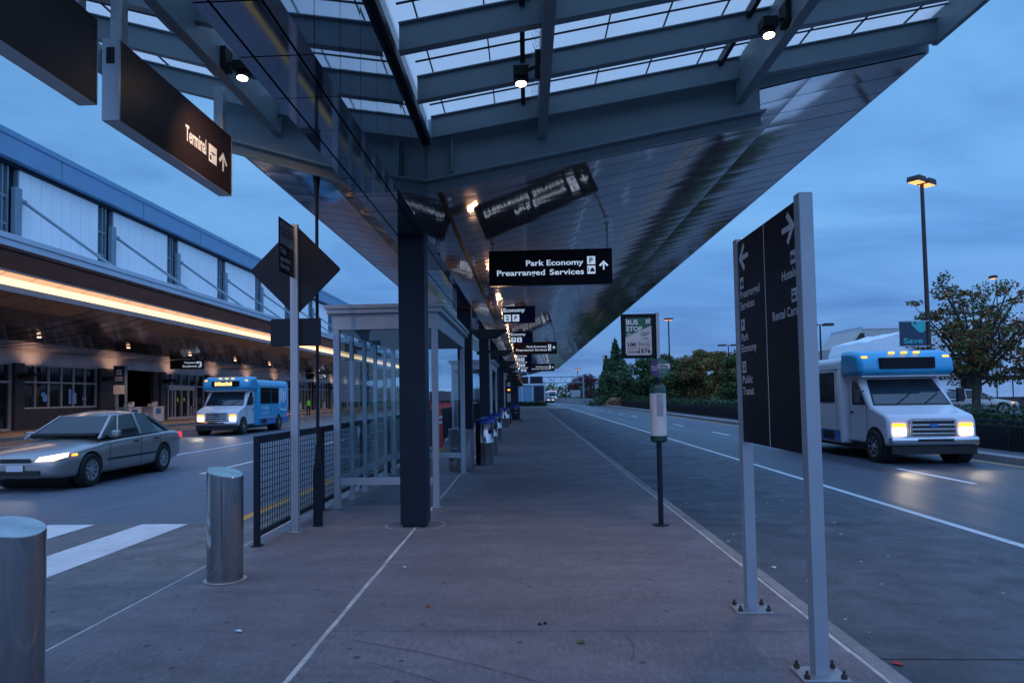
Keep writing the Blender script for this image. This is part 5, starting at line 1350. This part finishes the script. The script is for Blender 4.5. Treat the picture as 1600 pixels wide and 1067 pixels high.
# signs hung under the terminal canopy
def tsign(label, y, gate):
    t = hang_sign(label, (-26.2, y, 3.93), 2.5, .66, .14, m_brownblk, [(.08, .95), (2.42, 1.15)], 'airline signs under the terminal canopy', endcap=False)
    D = front((0,0,0)); D.text('Ticketing', 1.05, .40, .12, 1.95); D.icon('term', 2.0, .38, .15); D.text('Southwest', .95, .13, .14, 2.05); D.text(gate, 2.14, .12, .40, 2.40); D.build('lettering', LET, t)
tsign('dark hanging sign with airline name and big 3 under the terminal canopy', 49, '3')
tsign('far dark hanging airline sign under the terminal canopy near the tie rod', 80, '4')
# post signs, counters, stanchions on the terminal walk
t = thing('post_sign', 'grey post with two stacked notice panels in front of the dark terminal opening', 'sign', (-25.4, 41.6, .13))
p = MB(); p.box((.28,-.05,0),(.40,.05,3.7)); p.build('post', m_steel, t); p = MB(); p.box((-.32,-.05,0),(-.16,.05,2.6)); p.build('post', m_steel, t)
p = MB(); p.box((-.42,-.08,2.55),(.26,-.02,3.72)); po = p.build('notice_panel', m_dnavy, t); p = MB(); p.box((-.42,-.08,1.95),(.26,-.02,2.5)); p.build('pale_panel', m_paper, t)
D = front((-.42,-.08,2.55)); D.icon('bus', .2, .62, .3); D.rect(.1,.4,.58,.46); D.rect(.1,.25,.58,.31); D.build('pictogram', [m_paper, m_dnavy], po)
for (y, lab) in ((45.6, 'pale curbside counter with blue label left in the dark opening'), (48.6, 'pale curbside counter with blue label and bags right in the dark opening')):
    t = thing('curbside_counter', lab, 'counter', (-27.2, y, .13), 0, 'curbside check-in counters')
    p = MB(); p.box((-.5,-.75,0),(.4,.75,1.05)); p.box((-.55,-.8,1.05),(.45,.8,1.1)); p.build('cabinet', m_paper, t, bevel=.02)
    p = MB(); p.box((.4,-.4,.55),(.415,.25,.95)); p.build('label_panel', m_busd, t)
    p = MB(); p.cbox((0,-.2,1.2),(.4,.5,.2)); p.cbox((.05,.1,1.3),(.3,.3,.3)); p.build('printer', m_paper, t, bevel=.04)
t = thing('queue_barrier', 'row of posts with belts before the terminal doors', 'barrier', (-25.2, 50.2, .13))
for i in range(5):
    p = MB(); p.lathe([(.17,0),(.17,.03),(.03,.05),(.03,1.0),(.05,1.02),(.05,1.06)],14, (0, i*1.25)); p.build('post', m_blackm if i % 2 else m_galv, t)
    if i < 4: p = MB(); p.box((-.01,i*1.25+.04,.9),(.01,(i+1)*1.25-.04,.96)); p.build('belt', m_blackm, t)

# ------------------------------------------------------------------ right side: railing, hedge, lamps, trees
rail = thing('railing', 'dark iron railing in front of the clipped hedge', 'railing', (12.2, 14, -0.01))
for y0 in np.arange(0, 76, 2.0):
    p = MB(); p.box((-.03, y0-.03, 0), (.03, y0+.03, .80)); p.build('post', m_blackm, rail)
pk = MB()
y0 = 0.0
while y0 < 76:
    pk.box((-.008, y0-.008, .08), (.008, y0+.008, .72)); y0 += .125
pk.build('picket', m_blackm, rail, smooth=0)
p = MB(); p.box((-.025,-.03,.72),(.025,76,.77)); p.box((-.02,-.03,.06),(.02,76,.10)); p.build('rail', m_steel_d, rail)
p = MB(); p.box((.12,-.03,0),(.2,76,.62)); p.build('panel', m_blackm, rail)
# leaves
def leaves(name, parts, mats, parent=None, seed=0, flat=0.0, loc=None):
    """parts: list of (centre, radii, count, size, material index)"""
    rg_ = np.random.default_rng(seed); V = []; MI = []
    for c, rad, n, s, mi in parts:
        d = rg_.normal(size=(n,3)); d /= np.linalg.norm(d, axis=1)[:,None]
        rr_ = rg_.uniform(0.25, 1.0, n)**0.55 * (1 + 0.10*rg_.normal(size=n))
        P = np.array(c) + d*rr_[:,None]*np.array(rad)
        a = rg_.normal(size=(n,3)); a /= np.linalg.norm(a, axis=1)[:,None]
        b = rg_.normal(size=(n,3)); b -= (b*a).sum(1)[:,None]*a; b /= np.linalg.norm(b, axis=1)[:,None]
        sz = s*rg_.uniform(.6, 1.35, n)[:,None]
        a = a*sz; b = b*sz*0.55
        q = np.stack([P-a, P-b*0.9, P+a*0.8, P+b], 1); V.append(q.reshape(-1,3)); MI.append(np.full(n, mi) if not isinstance(mi, (list, tuple)) else rg_.choice(mi, n))
    V = np.concatenate(V); MI = np.concatenate(MI).astype(np.int32); nf = len(V)//4
    me = bpy.data.meshes.new(name); me.vertices.add(len(V)); me.vertices.foreach_set('co', V.astype(np.float32).ravel())
    me.loops.add(nf*4); me.loops.foreach_set('vertex_index', np.arange(nf*4, dtype=np.int32))
    me.polygons.add(nf); me.polygons.foreach_set('loop_start', np.arange(0, nf*4, 4, dtype=np.int32)); me.polygons.foreach_set('loop_total', np.full(nf, 4, dtype=np.int32))
    for m_ in mats: me.materials.append(m_)
    me.polygons.foreach_set('material_index', MI); me.update(calc_edges=True); me.validate()
    o = bpy.data.objects.new(name, me); col.objects.link(o)
    if parent: o.parent = parent
    return o
def hedge(label, x, y0, y1, h0, h1, seed):
    t = thing('hedge', label, 'hedge', (x, y0, -.1)); rg_ = np.random.default_rng(seed); parts = []
    y = 0.0
    while y < y1-y0:
        far = (y+y0) > 45
        parts.append(((.55+rg_.normal()*.06, y, (h0+h1)/2+rg_.normal()*.03), (.62+rg_.uniform(-.05,.08), .7, (h1-h0)/2+rg_.uniform(-.04,.06)), 420 if not far else 150, .055 if not far else .085, [0,0,1])); y += .6 if not far else .7
    core_ = MB(); core_.box((.35, 0, 0.0), (.9, y1-y0, h1-.34)); core_.build('inner_growth', m_leafd, t)
    leaves('foliage', parts, [m_hedge, m_leafd], t, seed); return t
hedge('clipped green hedge behind the iron railing', 12.75, 14, 91, .1, 1.30, 3)
def tree(name, label, x, y, h, blobs, mats, lean=(0,0), trunk=.16, seed=1, z=-.1, group=None, limbs=7):
    t = thing(name, label, 'tree', (x, y, z), 0, group); r_ = random.Random(seed)
    tk = MB(); tk.tube((0,0,0), (lean[0]*.3,lean[1]*.3,h*.35), trunk, trunk*.75, 10); tk.tube((lean[0]*.3,lean[1]*.3,h*.34), (lean[0]*.7,lean[1]*.7,h*.72), trunk*.75, trunk*.3, 9)
    for i in range(limbs):
        b = blobs[r_.randrange(len(blobs))][0]; z0 = h*r_.uniform(.22,.55)
        s_ = Vector((lean[0]*.3, lean[1]*.3, z0)); e_ = Vector(b); m_ = s_.lerp(e_, .5) + Vector((0,0,.25))
        tk.tube(s_, m_, trunk*.4, trunk*.25, 7); tk.tube(m_, e_, trunk*.25, trunk*.08, 6)
    tk.build('trunk', m_bark, t); leaves('crown', blobs, mats, t, seed); return t
def crown(h, w, n, seed, leafn, size, mi, base=.25, cone=False):
    r_ = random.Random(seed); out_ = []
    for i in range(n):
        f = (i+.5)/n
        if cone:
            z = h*(base+(1-base)*f); rr_ = w*(1-f)**.85*r_.uniform(.35,.75)+.05; a = i*2.4+r_.random()
            out_.append(((rr_*cos(a), rr_*sin(a), z-.12*rr_), (max(.18,w*(1-f)*.52), max(.18,w*(1-f)*.52), h*.085), int(leafn*(1.1-f*.8)), size, mi))
        else:
            z = h*(base+(1-base)*(.08+.84*r_.random())); k_ = sin(pi*min(1,max(0.12,(z/h-base)/(1-base)*.92+.1))); rr_ = w*k_*r_.uniform(.2,.85); a = r_.random()*2*pi
            q_ = r_.uniform(.16,.30)*w+.15
            out_.append(((rr_*cos(a), rr_*sin(a), z), (q_*1.25, q_*1.25, q_*.8), leafn, size, mi))
    return out_
G3 = [m_leafg, m_leafd, m_leafo, m_leafy, m_leafr]
# conifers where the road bends
tree('conifer_tree', 'slim dark conifer, leftmost of the trees right of the road', 10.4+2.6, 112, 7.6, crown(7.6,2.3,34,4,260,.17,[1,1,0],.03,True), G3, seed=4, limbs=0, group='conifers by the bend')
tree('conifer_tree', 'tall broad dark conifer beside the slim one', 13.4, 103, 9.4, crown(9.4,3.9,44,5,330,.18,[1,0,1],.02,True), G3, seed=5, limbs=0, group='conifers by the bend')
spec = [(14.6,86,6.5,3.1,[0,1,0],'dense green tree right of the broad conifer'),(17.4,90,7.4,3.0,[0,1,2],'rounded green tree behind the bus stop sign'),(17.5,80,5.6,2.8,[0,1,2],'low green tree behind the timetable tube'),
        (19.6,78,6.6,3.0,[2,0,4],'olive and rust tree just right of the bus stop pole'),(20.3,72,6.4,2.7,[2,4,0,3],'rust tinted tree in the middle of the row'),(21.4,69,6.9,2.6,[0,2,1],'green tree with pointed crown in the row'),
        (19.8,58,5.4,2.4,[3,2,0],'yellowing tree left of the pylon sign'),(22.6,62,7.6,2.3,[2,3,2],'tall olive tree partly hidden by the pylon sign'),(26,74,6.5,2.8,[0,1,2],'green tree behind the pylon sign')]
for i, (x,y,h,w_,mi,lab) in enumerate(spec):
    tree('broadleaf_tree', lab, x, y, h, crown(h,w_,34,20+i,330,.15,mi,.10), G3, seed=20+i, group='trees beyond the hedge')
tree('plum_tree', 'dark plum coloured tree under the far gantry', 12.2, 140, 6.0, crown(6.0,4.2,20,41,160,.22,[0],.15), [m_leafp], seed=41)
# near tree at the right edge: open crown, rust and green leaves on spreading branches
def open_tree(label, x, y, h, seed, tips, spread, dens=90):
    t = thing('maple_tree', label, 'tree', (x, y, -.1), 0, 'thin autumn trees at the right edge'); r_ = random.Random(seed)
    tk = MB(); tk.tube((0,0,0),(.08,0,h*.32),.20,.15,12); parts = []
    top = Vector((.08,0,h*.32))
    for i in range(tips):
        a = 2*pi*i/tips*2.4+r_.random(); f = i/tips
        e_ = Vector((spread*cos(a)*r_.uniform(.55,1.0)*(1-.45*f*f), spread*sin(a)*r_.uniform(.55,1.0)*(1-.45*f*f), h*(.36+.62*f**.8)))
        s_ = Vector((.08,0,h*(.24+.30*f*r_.random())))
        m_ = s_.lerp(e_,.55)+Vector((0,0,.15))
        tk.tube(s_,m_,.075,.045,8); tk.tube(m_,e_,.045,.012,7)
        for k_ in range(7):
            u = .35+.65*k_/6; p_ = s_.lerp(e_,u)+Vector((r_.gauss(0,.28),r_.gauss(0,.28),r_.gauss(0,.18)))
            tk.tube(s_.lerp(e_,u), p_, .014,.006,5)
            parts.append((tuple(p_),(.42*r_.uniform(.6,1.2),.42*r_.uniform(.6,1.2),.24*r_.uniform(.6,1.3)),int(dens*r_.uniform(.4,1.2)),.085,[0,2,4,4,1,2]))
    tk.build('trunk', m_bark, t); leaves('crown', parts, G3, t, seed); return t
open_tree('tall open crowned tree with rust and green leaves behind the lamp post', 20.6, 32.5, 7.2, 3, 30, 3.0, 62)
open_tree('lower rust leaved tree at the right edge of the photo', 22.9, 30.5, 5.0, 8, 18, 2.2, 58)
# ornamental grass and low shrub
t = thing('ornamental_grass', 'straw coloured ornamental grass clump by the railing end', 'plant', (12.6, 97, -.1))
leaves('blades', [((0,0,.55),(1.2,.9,.6),900,.16,0),((-.7,.3,.45),(.8,.6,.5),400,.16,0)], [m_straw], t, 51)
t = thing('red_shrub', 'dark red shrub between the grass clump and the hedge', 'plant', (13.4, 94, -.1))
leaves('foliage', [((0,0,.5),(.8,.7,.6),500,.12,0)], [m_leafp], t, 52)
# street lamps
def lamp(label, x, y, h, heads, arm=.45, size=.62, lit=True, rz=0.0, pole=.085):
    t = thing('street_lamp', label, 'street lamp', (x, y, -.1), rz, 'street lamps right of the road')
    p = MB(); p.lathe([(.24,0),(.24,.5),(.22,.55)],16); p.build('footing', m_kerb, t)
    p = MB(); p.tube((0,0,.5),(0,0,h),pole*1.15,pole*.8,14); p.build('pole', m_steel_d if not lit or y > 60 else m_bronze, t)
    for s in heads:
        b = MB(); b.prism([(-.5*size,0),(.5*size,0),(.5*size,.13),(.42*size,.22),(-.42*size,.22),(-.5*size,.13)], -.23, .23, 'y'); b.bar((-.5*size*s - (arm-.5*size)*0,0,.1),(-arm*s*1.0,0,.1),.06,.06)
        hd = b.build('lamp_head', m_bronze, t, loc=(s*arm, 0, h-.05), bevel=.01)
        l = MB(); l.box((-.43*size,-.19,-.02),(.43*size,.19,.0)); l.build('lens', m_lampo if lit else m_greysign, hd)
    return t
m_bronze = M('bronze_pole_paint', (0.035, 0.022, 0.020), .45, .2)
lp_ = lamp('tall double headed street lamp with two lit heads and a banner', 16.05, 28, 10.0, (-1, 1), .40, .62, rz=R(35))
lamp('lit street lamp rising behind the bus stop sign', 16.4, 79, 10.1, (-1, 1), .25, .5)
lamp('lit street lamp in front of the slim conifer', 14.4, 128, 8.6, (1,), .3, 1.1)
lamp('small lit street lamp above the far gantry', 11.9, 160, 7.6, (-1,1), .3, .9)
lamp('unlit double headed lamp in the car park left of the pylon sign', 29.2, 100, 8.4, (-1, 1), .9, 1.2, False)
lamp('unlit lamp whose dark head shows just right of the pylon sign', 26.2, 62, 7.5, (-1, 1), .7, .9, False)
lamp('small far lit lamp seen through the right hand tree', 33.5, 50, 9.5, (-1,), .2, .36, pole=.04)
b = MB(); b.box((-1.17, -.02, 3.42), (-.14, .02, 4.38)); bn_ = thing('banner', 'dark banner reading Save hung from the double headed lamp post', 'banner', (16.05, 27.9, -.1))
bb = b.build('cloth', m_dnavy, bn_); p = MB()
for z in (3.40, 4.40): p.bar((-1.2,0,z),(0,0,z),.03,.03)
p.build('bracket', m_galv, bn_)
D = front((-1.17,-.02,3.42)); D.text('Save', .13, .10, .20, .88, 0); D.poly([(.45,.96),(1.0,.96),(1.0,.62),(.86,.50),(.72,.56),(.48,.82)], 1); D.circ(.60,.90,.05,2,1,12); D.build('lettering', [m_teal, m_teal, m_dnavy], bb)
# banner sign far down on the right
t = thing('banner_post', 'small navy and red banner on a post before the hedge end', 'banner', (12.5, 88, -.1))
p = MB(); p.tube((0,0,0),(0,0,4.0),.06,n=10); p.build('post', m_steel_d, t)
b = MB(); b.box((-.62,-.03,2.55),(.55,.03,3.95)); bb = b.build('cloth', m_dnavy, t)
D = front((-.62,-.03,2.55)); D.text('Rates', .1,.75,.2,1.0,0); D.rect(.55,.05,1.1,.62,0); D.build('print', [m_pink], bb)
# far concrete wall along the outside of the bend
wm = MB()
for (a, b_) in zip(np.arange(96, 236, 4.0), np.arange(100, 240, 4.0)):
    xa, xb = 11.4-bend(a), 11.4-bend(b_); ha = min(.85, .1+(a-96)*.06); hb = min(.85, .1+(b_-96)*.06)
    wm.add([(xa,a,-.15),(xb,b_,-.15),(xb,b_,hb),(xa,a,ha),(xa+.3,a,-.15),(xb+.3,b_,-.15),(xb+.3,b_,hb),(xa+.3,a,ha)], [(0,1,2,3),(3,2,6,7),(4,7,6,5)])
wo = wm.build('barrier_wall', m_kerb, fix=False); tag(wo, 'low pale concrete wall along the outside of the road bend', 'wall')
# gantry over the road
t = thing('sign_gantry', 'grey truss gantry over the far end of the road with sign backs', 'gantry', (9.9, 120, -.15))
for x_ in (0,-13): p = MB(); p.tube((x_,0,0),(x_,0,5.0),.16,n=12); p.build('post', m_steel, t)
p = MB()
for z in (3.85, 4.85):
    for yy in (-.3,.3): p.tube((-13,yy,z),(0,yy,z),.07,n=8)
for i in range(13): p.tube((-i,-.3,3.85),(-i-(1 if i%2 else 0),-.3,4.85),.045,n=6); p.tube((-i,-.3,3.85),(-i,-.3,4.85),.04,n=6)
p.build('truss', m_steel, t)
for x0, x1 in ((-9.3,-7.1),(-11.6,-9.6)):
    b = MB(); b.box((x0,-.5,3.75),(x1,-.42,5.0)); b.build('sign_back', m_steel_d, t)
t = thing('notice_board', 'small grey notice board on two legs beside the far wall', 'sign', (9.3, 131, -.15))
b = MB(); b.box((-.9,-.03,1.3),(.9,.03,2.6)); b.build('board', m_greysign, t); b = MB(); b.box((-.8,-.05,0),(-.7,0,1.3)); b.box((.7,-.05,0),(.8,0,1.3)); b.build('leg', m_steel, t)
# far glazed building and hedge that close the walk
t = thing('glass_pavilion', 'pale blue glazed pavilion beyond the end of the walk', 'building', (-3.5, 150, -.1))
b = MB(); b.box((0,0,3.9),(7.8,10,4.8)); b.build('roof', m_tedge, t)
b = MB(); b.box((.2,.3,0),(7.5,9,3.9)); b.build('wall', m_curtain, t)
b = MB(); b.box((5.1,.1,.4),(7.2,.2,3.6)); b.build('door', m_steel_d, t)
b = MB()
for x in (.1,2.4,4.7,7.4): b.box((x,0,0),(x+.16,.25,3.9))
b.build('column', m_tedge, t)
t = thing('low_hedge', 'low dark hedge across the far end of the walk', 'hedge', (-1.4, 103, -.1))
leaves('foliage', [((x,0,.38),(.5,.35,.42),300,.09,[0,1]) for x in np.arange(0,4.4,.45)], [m_leafg, m_leafd], t, 60)
# buildings right of the car park
t = thing('service_building', 'pale grey building with sloped end rising behind the white tent', 'building', (36, 80, -.1))
b = MB(); b.prism([(0.4,0),(6.6,0),(6.6,8.8),(2.6,8.8),(.9,6.6),(.4,6.6)], 0, 8, 'y'); b.build('wall', m_stone, t)
b = MB(); b.box((2.5,-.1,8.65),(6.7,8.1,8.95)); b.box((.3,-.08,5.9),(2.2,0,6.1)); b.build('roof', m_tedge, t)
b = MB(); b.add([(1.25,-.03,6.75),(2.75,-.03,6.75),(2.75,-.03,8.2),(2.3,-.03,8.2)],[(0,1,2,3)]); b.build('window', m_brownblk, t, smooth=0)
def tent(label, x, y, pr, d):
    t = thing('white_tent', label, 'tent', (x, y, -.1), 0, 'white fabric tents'); n = 14; rows_ = []
    for i in range(n+1):
        sag = .16*sin(pi*i/n*3)**2
        rows_.append([(px, d*i/n, pz-(sag if 0 < k < len(pr)-1 else 0)*.5 + .03*sin(px*3.0+i)) for k, (px, pz) in enumerate(pr)])
    m = len(pr); b = MB(); b.add([v for r_ in rows_ for v in r_], [(i*m+k, i*m+k+1, (i+1)*m+k+1, (i+1)*m+k) for i in range(n) for k in range(m-1)] + [tuple(range(m))])
    b.build('canopy', m_tent, t, smooth=50)
    for px in (pr[0][0]+.1, pr[-1][0]-.1):
        p = MB(); p.tube((px,.05,0),(px,.05,pr[0][1] if px < 1 else pr[-1][1]),.06,n=8); p.build('pole', m_galv, t)
def fine(pr, k=4):
    out_ = []
    for (a,b),(c,d) in zip(pr, pr[1:]):
        for j in range(k): out_.append((a+(c-a)*j/k, b+(d-b)*j/k))
    return out_+[pr[-1]]
tent('white fabric tent with folds rising behind the second bus, left of the banner', 32.2, 66, fine([(0,3.0),(.25,5.3),(.7,6.4),(2.2,6.75),(4.4,7.35),(4.6,3.2)]), 9)
tent('white fabric tent roof seen through the tree at the right edge', 44.5, 66, fine([(0,3.0),(.6,8.3),(4,8.9),(8,9.3),(9,3.0)]), 12)
t = thing('white_shed', 'long low white shed behind the hedge', 'building', (24.8, 47, -.1))
b = MB(); b.box((0,0,0),(4.1,4,2.35)); b.build('wall', m_tent, t)
b = MB(); b.box((-.1,-.15,2.35),(4.2,4.1,2.5)); b.build('roof', m_stone, t)
b = MB(); b.box((1.5,-.02,.2),(2.4,0,2.1)); b.box((.9,-.02,0),(.94,0,2.3)); b.build('door', m_greysign, t)
t = thing('brown_shed', 'small brown shed with a wide white window under the tree', 'building', (29.3, 46, -.1))
b = MB(); b.box((0,0,0),(3.6,4,2.5)); b.build('wall', m_bark, t)
b = MB(); b.box((-.2,-.2,2.5),(3.8,4.1,2.7)); b.build('roof', m_tedge, t)
b = MB(); b.box((.3,-.03,1.1),(3.2,0,2.2)); wq = b.build('window', m_tent, t); b = MB(); b.box((1.2,-.05,1.1),(1.26,-.03,2.2)); b.box((2.2,-.05,1.1),(2.26,-.03,2.2)); b.build('window_frame', m_bark, wq)
t = thing('blue_container', 'blue container beyond the hedge at the right edge', 'container', (33.6, 46, -.1))
b = MB(); b.box((0,0,0),(5,2.4,2.3)); b.build('body', m_curtain, t, bevel=.03)
b = MB()
for i in range(16): b.box((.15+i*.3,-.03,.15),(.28+i*.3,0,2.15))
b.build('corrugation', m_curtain, t)
# far treeline closing the horizon
rg2 = np.random.default_rng(77); parts = []
for x in np.arange(-140, 160, 4.5):
    hh = rg2.uniform(3.0, 6.0); parts.append(((x, 300+rg2.normal()*12, hh*.5), (4.5, 4, hh*.75), 150, .8, [0,1,2]))
for y in np.arange(130, 300, 5):
    hh = rg2.uniform(3.0, 5.5); parts.append(((-60+rg2.normal()*4, y, hh*.5), (4.5,4,hh*.75), 120, .7, [0,1,2]))
    parts.append(((46+rg2.normal()*4, y, hh*.5), (5,4,hh*.8), 120, .7, [0,1,2]))
o = leaves('far_trees', parts, [m_leafd, m_leafg, m_leafo], None, 70); tag(o, 'dark band of distant trees along the horizon', 'trees', None, 'stuff')
